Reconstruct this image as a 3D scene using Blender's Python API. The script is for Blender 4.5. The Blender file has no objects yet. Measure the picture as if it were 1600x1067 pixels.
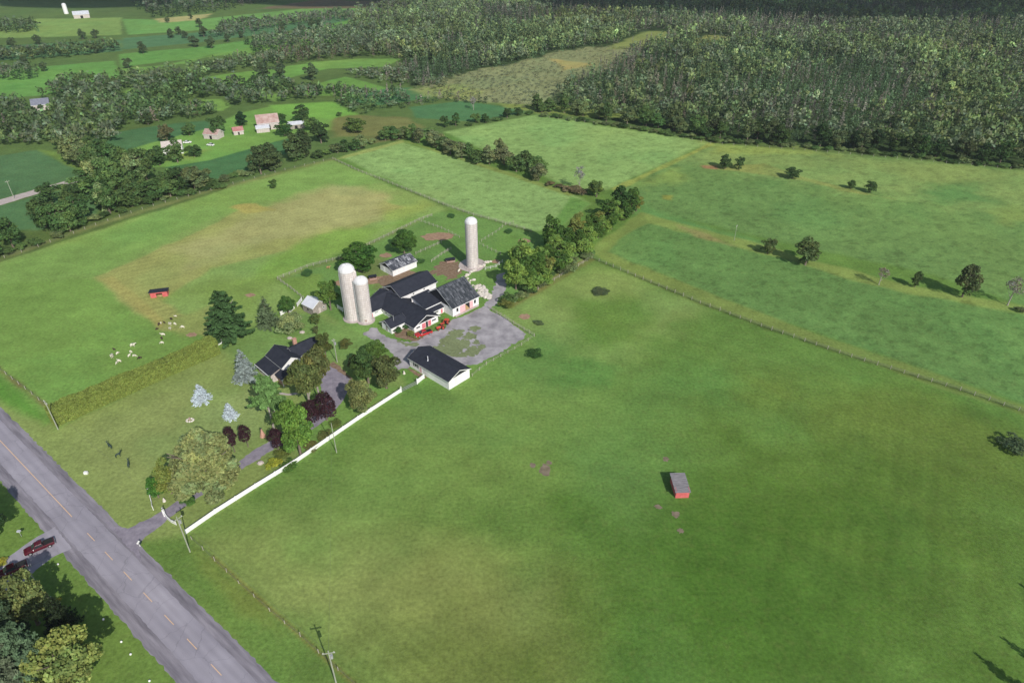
import bpy, bmesh, math, random
import numpy as np
from mathutils import Vector, Matrix
from mathutils.geometry import tessellate_polygon

# ------------------------------------------------------------------ camera, sky, sun, exposure
S = bpy.context.scene
R = math.radians
CAM_H, PITCH, FPX = 120.0, R(33.4), 1067.0
cam = bpy.data.objects.new('camera', bpy.data.cameras.new('camera'))
S.collection.objects.link(cam)
cam.location = (0, 0, CAM_H); cam.rotation_euler = (R(90) - PITCH, 0, 0)
cam.data.sensor_width = 36; cam.data.lens = 36 * FPX / 1600
cam.data.clip_start = 1; cam.data.clip_end = 9000
S.camera = cam
SUN_AZ, SUN_EL = R(-60), R(36.3)
W = bpy.data.worlds.new('World'); S.world = W; W.use_nodes = True
sky = W.node_tree.nodes.new('ShaderNodeTexSky'); sky.sky_type = 'NISHITA'; sky.sun_disc = False
sky.sun_elevation = SUN_EL; sky.sun_rotation = R(150); sky.air_density = 1.0; sky.dust_density = 1.0
bg = W.node_tree.nodes['Background']; bg.inputs['Strength'].default_value = 0.10
W.node_tree.links.new(sky.outputs[0], bg.inputs[0])
sl = bpy.data.lights.new('sun', 'SUN'); sl.energy = 3.9; sl.angle = R(0.53); sl.color = (1.0, 0.95, 0.87)
so = bpy.data.objects.new('sun', sl); S.collection.objects.link(so)
sdir = Vector((math.cos(SUN_EL) * math.cos(SUN_AZ), math.cos(SUN_EL) * math.sin(SUN_AZ), math.sin(SUN_EL)))
so.rotation_euler = sdir.to_track_quat('Z', 'Y').to_euler(); so.location = sdir * 300
S.view_settings.view_transform = 'Standard'; S.view_settings.look = 'None'
S.view_settings.exposure = 0.07; S.view_settings.gamma = 1.0
S.render.engine = 'CYCLES'

# ------------------------------------------------------------------ helpers
C = S.collection
rnd = random.Random(7)
_c, _s = math.cos(PITCH), math.sin(PITCH)

def G(u, v, z=0.0):
    """pixel of the photograph -> world x, y at height z (survey of the site)"""
    x = (u - 800) / FPX; y = -(v - 533.5) / FPX
    d = (x, _c + y * _s, -_s + y * _c)
    t = (z - CAM_H) / d[2]
    return (d[0] * t, d[1] * t)

def GP(pts, z=0.0): return [G(u, v, z) for u, v in pts]

def tree_h(base, top_v):
    bx, by = G(*base)
    lo, hi = 0.2, 60
    for _ in range(40):
        h = (lo + hi) / 2
        zf = by * _c + (CAM_H - h) * _s
        zu = by * _s - (CAM_H - h) * _c
        v = 533.5 - FPX * zu / zf
        if v > top_v: lo = h
        else: hi = h
    return lo

def tag(o, label=None, cat=None, group=None, kind=None):
    if label: o['label'] = label
    if cat: o['category'] = cat
    if group: o['group'] = group
    if kind: o['kind'] = kind
    return o

def empty(name, loc, label, cat, group=None, rz=0.0):
    o = bpy.data.objects.new(name, None); C.objects.link(o)
    o.location = loc; o.rotation_euler = (0, 0, rz); o.empty_display_size = 0.5
    return tag(o, label, cat, group)

def link(name, me, parent=None):
    o = bpy.data.objects.new(name, me); C.objects.link(o)
    if parent is not None: o.parent = parent
    return o

class MB:
    """collects shapes, then links them as one mesh object"""
    def __init__(s): s.v = []; s.f = []
    def add(s, vs, fs):
        n = len(s.v); s.v += [tuple(p) for p in vs]; s.f += [tuple(i + n for i in f) for f in fs]; return s
    def box(s, x0, y0, z0, x1, y1, z1, M=None):
        vs = [Vector(p) for p in ((x0,y0,z0),(x1,y0,z0),(x1,y1,z0),(x0,y1,z0),(x0,y0,z1),(x1,y0,z1),(x1,y1,z1),(x0,y1,z1))]
        if M: vs = [M @ p for p in vs]
        return s.add(vs, ((0,3,2,1),(4,5,6,7),(0,1,5,4),(1,2,6,5),(2,3,7,6),(3,0,4,7)))
    def prism(s, pts, z0, z1):
        n = len(pts); vs = [(x, y, z0) for x, y in pts] + [(x, y, z1) for x, y in pts]
        fs = [tuple(range(n))[::-1], tuple(range(n, 2*n))] + [(i, (i+1) % n, n + (i+1) % n, n + i) for i in range(n)]
        return s.add(vs, fs)
    def slab(s, quad, t):
        """thick sheet under a 3-D polygon"""
        q = [Vector(p) for p in quad]; nrm = (q[1]-q[0]).cross(q[2]-q[0]).normalized()
        if nrm.z < 0: nrm = -nrm
        n = len(q); vs = q + [p - nrm * t for p in q]
        fs = [tuple(range(n)), tuple(range(n, 2*n))[::-1]] + [(i, n+i, n+(i+1) % n, (i+1) % n) for i in range(n)]
        return s.add(vs, fs)
    def tube(s, path, rad, n=8):
        path = [Vector(p) for p in path]
        if not hasattr(rad, '__len__'): rad = [rad] * len(path)
        rings = []
        for i, p in enumerate(path):
            d = (path[min(i+1, len(path)-1)] - path[max(i-1, 0)]).normalized()
            a = d.cross(Vector((0, 0, 1)) if abs(d.z) < .9 else Vector((1, 0, 0))).normalized(); b = d.cross(a)
            rings.append([p + (a * math.cos(6.28318*k/n) + b * math.sin(6.28318*k/n)) * rad[i] for k in range(n)])
        vs = [q for r in rings for q in r]; fs = []
        for i in range(len(path)-1):
            for k in range(n):
                fs.append((i*n+k, i*n+(k+1) % n, (i+1)*n+(k+1) % n, (i+1)*n+k))
        fs.append(tuple(range(n))[::-1]); fs.append(tuple(range((len(path)-1)*n, len(path)*n)))
        return s.add(vs, fs)
    def lathe(s, prof, n=24, cx=0, cy=0):
        vs = []; fs = []
        for r, z in prof:
            for k in range(n): vs.append((cx + r*math.cos(6.28318*k/n), cy + r*math.sin(6.28318*k/n), z))
        for i in range(len(prof)-1):
            for k in range(n): fs.append((i*n+k, i*n+(k+1) % n, (i+1)*n+(k+1) % n, (i+1)*n+k))
        fs.append(tuple(range(n))[::-1]); fs.append(tuple(range((len(prof)-1)*n, len(prof)*n)))
        return s.add(vs, fs)
    def ball(s, c, r, n=8, squash=(1,1,1), jit=0, rg=rnd):
        vs = []; fs = []; m = n // 2 + 1
        for i in range(m + 1):
            th = math.pi * i / m
            for k in range(n):
                j = 1 + rg.uniform(-jit, jit)
                vs.append((c[0]+r*j*squash[0]*math.sin(th)*math.cos(6.28318*k/n), c[1]+r*j*squash[1]*math.sin(th)*math.sin(6.28318*k/n), c[2]+r*j*squash[2]*math.cos(th)))
        for i in range(m):
            for k in range(n): fs.append(((i+1)*n+k, (i+1)*n+(k+1) % n, i*n+(k+1) % n, i*n+k))
        return s.add(vs, fs)
    def build(s, name, mat, parent=None, off=None, smooth=False, bevel=0):
        me = bpy.data.meshes.new(name)
        vs = s.v if off is None else [(p[0]-off[0], p[1]-off[1], p[2]-off[2]) for p in s.v]
        me.from_pydata(vs, [], s.f); me.materials.append(mat)
        if smooth: me.polygons.foreach_set('use_smooth', [True]*len(me.polygons))
        me.update()
        o = link(name, me, parent)
        if bevel:
            b = o.modifiers.new('bevel', 'BEVEL'); b.width = bevel; b.segments = 2; b.limit_method = 'ANGLE'
        return o

class Frame:
    """local building axes -> world"""
    def __init__(s, ox, oy, deg): s.ox, s.oy = ox, oy; s.c, s.s = math.cos(R(deg)), math.sin(R(deg)); s.deg = deg
    def __call__(s, x, y, z=0): return Vector((s.ox + x*s.c - y*s.s, s.oy + x*s.s + y*s.c, z))
    def mat(s): return Matrix.Translation((s.ox, s.oy, 0)) @ Matrix.Rotation(R(s.deg), 4, 'Z')

# value noise in numpy
def vnoise(x, y, scale, seed):
    rs = np.random.RandomState(seed); L = rs.rand(256, 256)
    X = x / scale; Y = y / scale
    xi = np.floor(X).astype(int); yi = np.floor(Y).astype(int); fx = X - xi; fy = Y - yi
    fx = fx*fx*(3-2*fx); fy = fy*fy*(3-2*fy)
    a = L[xi % 256, yi % 256]; b = L[(xi+1) % 256, yi % 256]; c = L[xi % 256, (yi+1) % 256]; d = L[(xi+1) % 256, (yi+1) % 256]
    return (a*(1-fx)+b*fx)*(1-fy) + (c*(1-fx)+d*fx)*fy - 0.5
def fbm(x, y, scale, seed, o=4):
    r = 0; amp = 1
    for k in range(o):
        r = r + amp*vnoise(x + 17*k, y - 31*k, scale / 2**k, seed + k); amp *= .55
    return r
def sdf(x, y, poly):
    """signed distance to a polygon, positive inside"""
    P = np.array(poly); d = np.full(x.shape, 1e9); ins = np.zeros(x.shape, bool)
    n = len(P)
    for i in range(n):
        ax, ay = P[i]; bx, by = P[(i+1) % n]
        ex, ey = bx-ax, by-ay; L = ex*ex+ey*ey + 1e-9
        t = np.clip(((x-ax)*ex+(y-ay)*ey)/L, 0, 1)
        d = np.minimum(d, (x-ax-t*ex)**2+(y-ay-t*ey)**2)
        cond = (ay > y) != (by > y)
        with np.errstate(divide='ignore', invalid='ignore'):
            xc = (bx-ax)*(y-ay)/((by-ay) if by != ay else 1e-9)+ax
        ins ^= cond & (x < xc)
    d = np.sqrt(d)
    return np.where(ins, d, -d)
def lin(rgb):
    return np.array([((c/255)/12.92 if c/255 <= .04045 else ((c/255+.055)/1.055)**2.4) for c in rgb])

# ------------------------------------------------------------------ materials
def newmat(name):
    m = bpy.data.materials.new(name); m.use_nodes = True
    nt = m.node_tree; b = nt.nodes['Principled BSDF']; b.inputs['Roughness'].default_value = .8
    b.inputs['Specular IOR Level'].default_value = .25
    return m, nt, b
def N(nt, t, **kw):
    n = nt.nodes.new(t)
    for k, v in kw.items():
        if hasattr(n, k) and k not in n.inputs: setattr(n, k, v)
        else: n.inputs[k].default_value = v
    return n
def noise_mat(name, c1, c2, scale=2.0, rough=.8, detail=5, spec=.25, bump=0.0, bscale=None, metal=0, stretch=None, contrast=(.3,.7)):
    m, nt, b = newmat(name); L = nt.links.new
    tc = N(nt, 'ShaderNodeTexCoord'); mp = N(nt, 'ShaderNodeMapping')
    if stretch == 'road': mp.vector_type = 'TEXTURE'; mp.inputs['Rotation'].default_value = (0, 0, R(-38.43)); mp.inputs['Scale'].default_value = (9, 1, 1)
    elif stretch: mp.inputs['Scale'].default_value = stretch
    L(tc.outputs['Object'], mp.inputs[0])
    no = N(nt, 'ShaderNodeTexNoise', Scale=scale, Detail=detail, Roughness=.6); L(mp.outputs[0], no.inputs['Vector'])
    cr = N(nt, 'ShaderNodeValToRGB'); L(no.outputs['Fac'], cr.inputs[0])
    cr.color_ramp.elements[0].position = contrast[0]; cr.color_ramp.elements[1].position = contrast[1]
    cr.color_ramp.elements[0].color = (*c1, 1); cr.color_ramp.elements[1].color = (*c2, 1)
    L(cr.outputs[0], b.inputs['Base Color']); b.inputs['Roughness'].default_value = rough
    b.inputs['Specular IOR Level'].default_value = spec; b.inputs['Metallic'].default_value = metal
    if bump:
        n2 = N(nt, 'ShaderNodeTexNoise', Scale=bscale or scale*6, Detail=4); L(mp.outputs[0], n2.inputs['Vector'])
        bp = N(nt, 'ShaderNodeBump', Strength=bump, Distance=.05); L(n2.outputs['Fac'], bp.inputs['Height']); L(bp.outputs[0], b.inputs['Normal'])
    return m

def grass_mat():
    m, nt, b = newmat('grass'); L = nt.links.new
    at = N(nt, 'ShaderNodeAttribute'); at.attribute_name = 'soil'
    tc = N(nt, 'ShaderNodeTexCoord')
    def nz(scale, detail, lo, hi, st=None):
        n = N(nt, 'ShaderNodeTexNoise', Scale=scale, Detail=detail, Roughness=.65)
        if st:
            mp = N(nt, 'ShaderNodeMapping'); mp.inputs['Scale'].default_value = st; mp.inputs['Rotation'].default_value = (0,0,R(35))
            L(tc.outputs['Object'], mp.inputs[0]); L(mp.outputs[0], n.inputs['Vector'])
        else: L(tc.outputs['Object'], n.inputs['Vector'])
        r = N(nt, 'ShaderNodeMapRange'); r.inputs['From Min'].default_value = .3; r.inputs['From Max'].default_value = .7
        r.inputs['To Min'].default_value = lo; r.inputs['To Max'].default_value = hi
        L(n.outputs['Fac'], r.inputs['Value']); return r.outputs[0]
    a = nz(1.15, 7, .74, 1.27); c = nz(.16, 5, .88, 1.12); d = nz(.045, 4, .93, 1.07, (1, 2.5, 1))
    mu = N(nt, 'ShaderNodeMath', operation='MULTIPLY'); L(a, mu.inputs[0]); L(c, mu.inputs[1])
    mu2 = N(nt, 'ShaderNodeMath', operation='MULTIPLY'); L(mu.outputs[0], mu2.inputs[0]); L(d, mu2.inputs[1])
    # blades of different ages: hue wander towards straw
    hn = N(nt, 'ShaderNodeTexNoise', Scale=.5, Detail=6, Roughness=.7); L(tc.outputs['Object'], hn.inputs['Vector'])
    hr = N(nt, 'ShaderNodeMapRange'); hr.inputs['From Min'].default_value = .5; hr.inputs['From Max'].default_value = .75
    hr.inputs['To Max'].default_value = .30; L(hn.outputs['Fac'], hr.inputs['Value'])
    mx = N(nt, 'ShaderNodeMix', data_type='RGBA'); L(hr.outputs[0], mx.inputs[0]); L(at.outputs['Color'], mx.inputs[6])
    mx.inputs[7].default_value = (.17, .18, .06, 1)
    tn = N(nt, 'ShaderNodeTexNoise', Scale=.62, Detail=3, Roughness=.6); L(tc.outputs['Object'], tn.inputs['Vector'])
    trr = N(nt, 'ShaderNodeMapRange'); trr.inputs['From Min'].default_value = .60; trr.inputs['From Max'].default_value = .70
    trr.inputs['To Min'].default_value = 1.0; trr.inputs['To Max'].default_value = .83; L(tn.outputs['Fac'], trr.inputs['Value'])
    mu3 = N(nt, 'ShaderNodeMath', operation='MULTIPLY'); L(mu2.outputs[0], mu3.inputs[0]); L(trr.outputs[0], mu3.inputs[1])
    vm = N(nt, 'ShaderNodeVectorMath', operation='SCALE'); L(mx.outputs[2], vm.inputs[0]); L(mu3.outputs[0], vm.inputs['Scale'])
    L(vm.outputs[0], b.inputs['Base Color']); b.inputs['Roughness'].default_value = .95; b.inputs['Specular IOR Level'].default_value = .05
    n2 = N(nt, 'ShaderNodeTexNoise', Scale=2.2, Detail=5, Roughness=.7); L(tc.outputs['Object'], n2.inputs['Vector'])
    bp = N(nt, 'ShaderNodeBump', Strength=.4, Distance=.25); L(n2.outputs['Fac'], bp.inputs['Height']); L(bp.outputs[0], b.inputs['Normal'])
    return m

def foliage_mat():
    m, nt, b = newmat('foliage'); L = nt.links.new
    oi = N(nt, 'ShaderNodeObjectInfo'); at = N(nt, 'ShaderNodeAttribute'); at.attribute_name = 'tint'
    mx = N(nt, 'ShaderNodeVectorMath', operation='MULTIPLY'); L(oi.outputs['Color'], mx.inputs[0]); L(at.outputs['Color'], mx.inputs[1])
    L(mx.outputs[0], b.inputs['Base Color']); b.inputs['Roughness'].default_value = .7; b.inputs['Specular IOR Level'].default_value = .2
    tr = N(nt, 'ShaderNodeBsdfTranslucent')
    br = N(nt, 'ShaderNodeVectorMath', operation='MULTIPLY'); L(mx.outputs[0], br.inputs[0]); br.inputs[1].default_value = (1.15, 1.25, .6)
    L(br.outputs[0], tr.inputs['Color'])
    ms = N(nt, 'ShaderNodeMixShader'); ms.inputs[0].default_value = .25
    L(b.outputs[0], ms.inputs[1]); L(tr.outputs[0], ms.inputs[2]); L(ms.outputs[0], nt.nodes['Material Output'].inputs[0])
    return m

def siding_mat(name, col, dark, step=.16, rough=.55):
    m, nt, b = newmat(name); L = nt.links.new
    tc = N(nt, 'ShaderNodeTexCoord'); sx = N(nt, 'ShaderNodeSeparateXYZ'); L(tc.outputs['Object'], sx.inputs[0])
    mo = N(nt, 'ShaderNodeMath', operation='PINGPONG'); L(sx.outputs['Z'], mo.inputs[0]); mo.inputs[1].default_value = step
    no = N(nt, 'ShaderNodeTexNoise', Scale=.8, Detail=6); L(tc.outputs['Object'], no.inputs['Vector'])
    cr = N(nt, 'ShaderNodeValToRGB'); L(no.outputs['Fac'], cr.inputs[0]); cr.color_ramp.elements[0].position = .35; cr.color_ramp.elements[1].position = .62
    cr.color_ramp.elements[0].color = (*dark, 1); cr.color_ramp.elements[1].color = (*col, 1)
    L(cr.outputs[0], b.inputs['Base Color']); b.inputs['Roughness'].default_value = rough
    bp = N(nt, 'ShaderNodeBump', Strength=.5, Distance=.03); L(mo.outputs[0], bp.inputs['Height']); L(bp.outputs[0], b.inputs['Normal'])
    return m

def patch_roof(name, base, light, amount, sx=.5, sy=1.6, rot=45):
    """shingles with bleached rectangular patches"""
    m, nt, b = newmat(name); L = nt.links.new
    tc = N(nt, 'ShaderNodeTexCoord'); mp = N(nt, 'ShaderNodeMapping'); mp.inputs['Rotation'].default_value = (0, 0, R(-rot)); L(tc.outputs['Object'], mp.inputs[0])
    br = N(nt, 'ShaderNodeTexBrick', Scale=1.0); br.inputs['Brick Width'].default_value = sx; br.inputs['Row Height'].default_value = sy
    br.inputs['Mortar Size'].default_value = .06; br.inputs['Bias'].default_value = -.1
    br.inputs['Color1'].default_value = (0,0,0,1); br.inputs['Color2'].default_value = (1,1,1,1); br.inputs['Mortar'].default_value = (0,0,0,1)
    L(mp.outputs[0], br.inputs['Vector'])
    no = N(nt, 'ShaderNodeTexNoise', Scale=.7, Detail=7, Roughness=.75); L(mp.outputs[0], no.inputs['Vector'])
    mr = N(nt, 'ShaderNodeMapRange'); mr.inputs['From Min'].default_value = .38; mr.inputs['From Max'].default_value = .54; L(no.outputs['Fac'], mr.inputs['Value'])
    mu = N(nt, 'ShaderNodeMath', operation='MULTIPLY'); L(br.outputs['Color'], mu.inputs[0]); L(mr.outputs[0], mu.inputs[1])
    m2 = N(nt, 'ShaderNodeMath', operation='MULTIPLY'); L(mu.outputs[0], m2.inputs[0]); m2.inputs[1].default_value = amount
    mx = N(nt, 'ShaderNodeMix', data_type='RGBA'); L(m2.outputs[0], mx.inputs[0]); mx.inputs[6].default_value = (*base, 1); mx.inputs[7].default_value = (*light, 1)
    L(mx.outputs[2], b.inputs['Base Color']); b.inputs['Roughness'].default_value = .75
    return m

def block_mat(name, a, c):
    """concrete staves in a grid"""
    m, nt, b = newmat(name); L = nt.links.new
    tc = N(nt, 'ShaderNodeTexCoord'); sx = N(nt, 'ShaderNodeSeparateXYZ'); L(tc.outputs['Object'], sx.inputs[0])
    at = N(nt, 'ShaderNodeMath', operation='ARCTAN2'); L(sx.outputs['Y'], at.inputs[0]); L(sx.outputs['X'], at.inputs[1])
    sc = N(nt, 'ShaderNodeMath', operation='MULTIPLY'); L(at.outputs[0], sc.inputs[0]); sc.inputs[1].default_value = 2.4
    cb = N(nt, 'ShaderNodeCombineXYZ'); L(sc.outputs[0], cb.inputs[0]); L(sx.outputs['Z'], cb.inputs[1])
    br = N(nt, 'ShaderNodeTexBrick', Scale=1.0); br.offset = 0; br.inputs['Brick Width'].default_value = .62; br.inputs['Row Height'].default_value = .78
    br.inputs['Mortar Size'].default_value = .055; br.inputs['Mortar Smooth'].default_value = .6
    br.inputs['Color1'].default_value = (*a, 1); br.inputs['Color2'].default_value = (a[0]*.86, a[1]*.84, a[2]*.82, 1); br.inputs['Mortar'].default_value = (*c, 1)
    L(cb.outputs[0], br.inputs['Vector'])
    mp = N(nt, 'ShaderNodeMapping'); mp.inputs['Scale'].default_value = (1, 1, .12); L(tc.outputs['Object'], mp.inputs[0])
    no = N(nt, 'ShaderNodeTexNoise', Scale=1.4, Detail=5); L(mp.outputs[0], no.inputs['Vector'])
    mr = N(nt, 'ShaderNodeMapRange'); mr.inputs['From Min'].default_value = .3; mr.inputs['From Max'].default_value = .7; mr.inputs['To Min'].default_value = .8; mr.inputs['To Max'].default_value = 1.06
    L(no.outputs['Fac'], mr.inputs['Value'])
    vm = N(nt, 'ShaderNodeVectorMath', operation='SCALE'); L(br.outputs['Color'], vm.inputs[0]); L(mr.outputs[0], vm.inputs['Scale'])
    L(vm.outputs[0], b.inputs['Base Color']); b.inputs['Roughness'].default_value = .85
    return m

M = {}
M['grass'] = grass_mat(); M['leaf'] = foliage_mat()
M['bark'] = noise_mat('bark', (.10,.08,.06), (.24,.20,.16), 3, .95, stretch=(1,1,.2), bump=.5)
M['palebark'] = noise_mat('pale_bark', (.26,.23,.20), (.46,.42,.38), 3, .9, stretch=(1,1,.2))
M['asphalt'] = noise_mat('asphalt', (.285,.268,.318), (.365,.342,.395), .35, .9, detail=9, bump=.15, bscale=20, stretch='road')
M['gravel'] = noise_mat('gravel', (.13,.12,.145), (.34,.315,.36), .8, .95, detail=10, bump=.3, bscale=9, contrast=(.3,.7), stretch='road')
M['yard'] = noise_mat('yard_gravel', (.24,.225,.245), (.44,.415,.44), .28, .95, detail=10, bump=.4, bscale=9, contrast=(.33,.66))
M['drive'] = noise_mat('drive', (.19,.17,.215), (.33,.30,.355), .6, .95, detail=9, bump=.3, bscale=10)
M['paint'] = noise_mat('road_paint', (.66,.42,.24), (.82,.56,.36), 3, .8)
M['dirt'] = noise_mat('bare_soil', (.24,.15,.09), (.44,.29,.20), .7, .95, detail=8, bump=.5)
M['straw'] = noise_mat('straw', (.34,.22,.10), (.52,.36,.18), 2, .95, bump=.6)
M['white'] = siding_mat('white_siding', (.86,.85,.86), (.76,.75,.76))
M['trim'] = noise_mat('white_paint', (.78,.78,.78), (.88,.88,.88), 2, .5)
M['oldwood'] = noise_mat('weathered_wood', (.22,.19,.17), (.42,.38,.35), 1.5, .9, stretch=(3,3,.4), bump=.3)
M['palewood'] = noise_mat('bleached_wood', (.42,.36,.34), (.66,.60,.58), 1.5, .9, stretch=(3,3,.4), bump=.3)
M['roof'] = noise_mat('charcoal_shingle', (.018,.021,.033), (.036,.040,.056), .8, .85, detail=9, bump=.3, bscale=14, contrast=(.25,.75))
M['barnroof'] = patch_roof('bleached_barn_shingle', (.030,.036,.045), (.20,.21,.24), 1.0, .45, 1.3)
M['shedroof'] = patch_roof('bleached_shed_shingle', (.05,.055,.07), (.52,.53,.58), 1.0, .7, 1.15)
M['dark'] = noise_mat('shade_and_dark_paint', (.012,.012,.014), (.03,.03,.03), 1, .9)  # near-black: shade of open interiors put into the colour; also shutters, truck bed
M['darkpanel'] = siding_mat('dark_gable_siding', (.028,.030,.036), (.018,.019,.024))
M['pink'] = noise_mat('faded_red_door', (.62,.13,.17), (.72,.24,.28), 1.2, .6)
M['salmon'] = noise_mat('faded_pink_paint', (.70,.38,.42), (.78,.50,.52), 1.2, .7)
M['glass'] = noise_mat('window_glass', (.02,.025,.03), (.05,.06,.07), 1, .15, spec=.6)
M['stave'] = block_mat('concrete_staves', (.76,.70,.68), (.50,.43,.42))
M['dome'] = noise_mat('dome_metal', (.62,.62,.64), (.80,.80,.82), .8, .4, stretch=(1,1,.3))
M['steel'] = noise_mat('steel', (.35,.36,.38), (.55,.56,.58), 3, .45, metal=.3)
M['rust'] = noise_mat('rusty_roof', (.34,.20,.18), (.52,.40,.37), .5, .85, detail=7, stretch=(1,1,1))
M['redroof'] = noise_mat('red_roof', (.34,.13,.13), (.48,.25,.24), .8, .8)
M['blueroof'] = noise_mat('pale_tin_roof', (.45,.47,.52), (.66,.68,.74), .7, .5)
M['slateroof'] = noise_mat('slate_blue_roof', (.15,.16,.21), (.23,.24,.30), .8, .6)
M['burrow'] = noise_mat('trampled_earth', (.15,.12,.08), (.27,.22,.16), .8, .95, bump=.4)
M['tin'] = noise_mat('white_tin_roof', (.62,.64,.70), (.74,.76,.82), .5, .45)
M['red'] = noise_mat('barn_red', (.52,.10,.10), (.66,.17,.17), 1.2, .75)
M['slat'] = noise_mat('grey_boards', (.13,.125,.135), (.34,.32,.34), 2.2, .9, stretch=(.25,3,1))
M['stone'] = noise_mat('pale_stone', (.50,.45,.40), (.78,.73,.68), 1.2, .9, bump=.4)
M['concrete'] = noise_mat('old_concrete', (.40,.34,.32), (.56,.49,.47), .7, .9, bump=.2)
M['brick'] = noise_mat('brick', (.40,.20,.14), (.56,.36,.28), 3, .9)
M['carred'] = noise_mat('red_car_paint', (.44,.02,.025), (.50,.03,.03), 1, .25, spec=.6)
M['orange'] = noise_mat('tractor_red', (.50,.07,.04), (.58,.11,.07), 1, .45)
M['maroon'] = noise_mat('maroon_paint', (.075,.007,.015), (.11,.012,.022), 1, .22, spec=.6)
M['navy'] = noise_mat('black_blue_paint', (.012,.018,.03), (.02,.03,.05), 1, .2, spec=.6)
M['rubber'] = noise_mat('rubber', (.018,.018,.018), (.035,.035,.035), 3, .9)
def road_wear(m):
    nt = m.node_tree; L = nt.links.new; b = nt.nodes['Principled BSDF']; src = b.inputs['Base Color'].links[0].from_socket
    tc = N(nt, 'ShaderNodeTexCoord'); dp = N(nt, 'ShaderNodeVectorMath', operation='DOT_PRODUCT'); L(tc.outputs['Object'], dp.inputs[0])
    dp.inputs[1].default_value = (math.sin(R(38.43)), math.cos(R(38.43)), 0)
    rc = G(229.3, 930.9); off = rc[0]*math.sin(R(38.43)) + rc[1]*math.cos(R(38.43))
    su = N(nt, 'ShaderNodeMath', operation='SUBTRACT'); L(dp.outputs['Value'], su.inputs[0]); su.inputs[1].default_value = off
    ml = N(nt, 'ShaderNodeMath', operation='MULTIPLY'); L(su.outputs[0], ml.inputs[0]); ml.inputs[1].default_value = 2*math.pi/1.62
    co = N(nt, 'ShaderNodeMath', operation='COSINE'); L(ml.outputs[0], co.inputs[0])
    k1 = N(nt, 'ShaderNodeMath', operation='MULTIPLY_ADD'); L(co.outputs[0], k1.inputs[0]); k1.inputs[1].default_value = -.045; k1.inputs[2].default_value = 1
    vo = N(nt, 'ShaderNodeTexVoronoi', feature='DISTANCE_TO_EDGE', Scale=.16); dn = N(nt, 'ShaderNodeTexNoise', Scale=.8, Detail=4); L(tc.outputs['Object'], dn.inputs['Vector'])
    va = N(nt, 'ShaderNodeVectorMath', operation='MULTIPLY_ADD'); L(dn.outputs['Color'], va.inputs[0]); va.inputs[1].default_value = (1.6, 1.6, 0); L(tc.outputs['Object'], va.inputs[2]); L(va.outputs[0], vo.inputs['Vector'])
    cr = N(nt, 'ShaderNodeMapRange'); cr.inputs['From Max'].default_value = .014; cr.inputs['To Min'].default_value = .80; cr.inputs['To Max'].default_value = 1; L(vo.outputs['Distance'], cr.inputs['Value'])
    pn = N(nt, 'ShaderNodeTexNoise', Scale=.12, Detail=3); L(tc.outputs['Object'], pn.inputs['Vector'])
    pr_ = N(nt, 'ShaderNodeMapRange'); pr_.inputs['From Min'].default_value = .4; pr_.inputs['From Max'].default_value = .6; pr_.inputs['To Min'].default_value = .93; pr_.inputs['To Max'].default_value = 1.05; L(pn.outputs['Fac'], pr_.inputs['Value'])
    k2 = N(nt, 'ShaderNodeMath', operation='MULTIPLY'); L(k1.outputs[0], k2.inputs[0]); L(cr.outputs[0], k2.inputs[1])
    k3 = N(nt, 'ShaderNodeMath', operation='MULTIPLY'); L(k2.outputs[0], k3.inputs[0]); L(pr_.outputs[0], k3.inputs[1])
    vm = N(nt, 'ShaderNodeVectorMath', operation='SCALE'); L(src, vm.inputs[0]); L(k3.outputs[0], vm.inputs['Scale']); L(vm.outputs[0], b.inputs['Base Color'])
road_wear(M['asphalt'])
M['wool'] = noise_mat('cream_wool', (.60,.56,.44), (.80,.77,.66), 4, .95, bump=.4)
M['darkwool'] = noise_mat('dark_wool', (.035,.025,.02), (.09,.065,.05), 4, .95, bump=.4)
M['post'] = noise_mat('grey_post', (.34,.31,.26), (.52,.48,.42), 4, .9)
M['pole'] = noise_mat('pole_wood', (.26,.28,.22), (.42,.44,.36), 2, .9, stretch=(2,2,.2))
M['wire'] = noise_mat('wire', (.10,.10,.10), (.16,.16,.16), 2, .6)
M['iron'] = noise_mat('dark_iron', (.02,.04,.035), (.05,.08,.07), 3, .6)
M['cloud'] = noise_mat('cloud_vapour', (.78,.78,.80), (.85,.85,.86), .01, 1)
M['mulch'] = noise_mat('garden_mulch', (.16,.10,.06), (.30,.22,.15), 1, .95, bump=.5)

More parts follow.
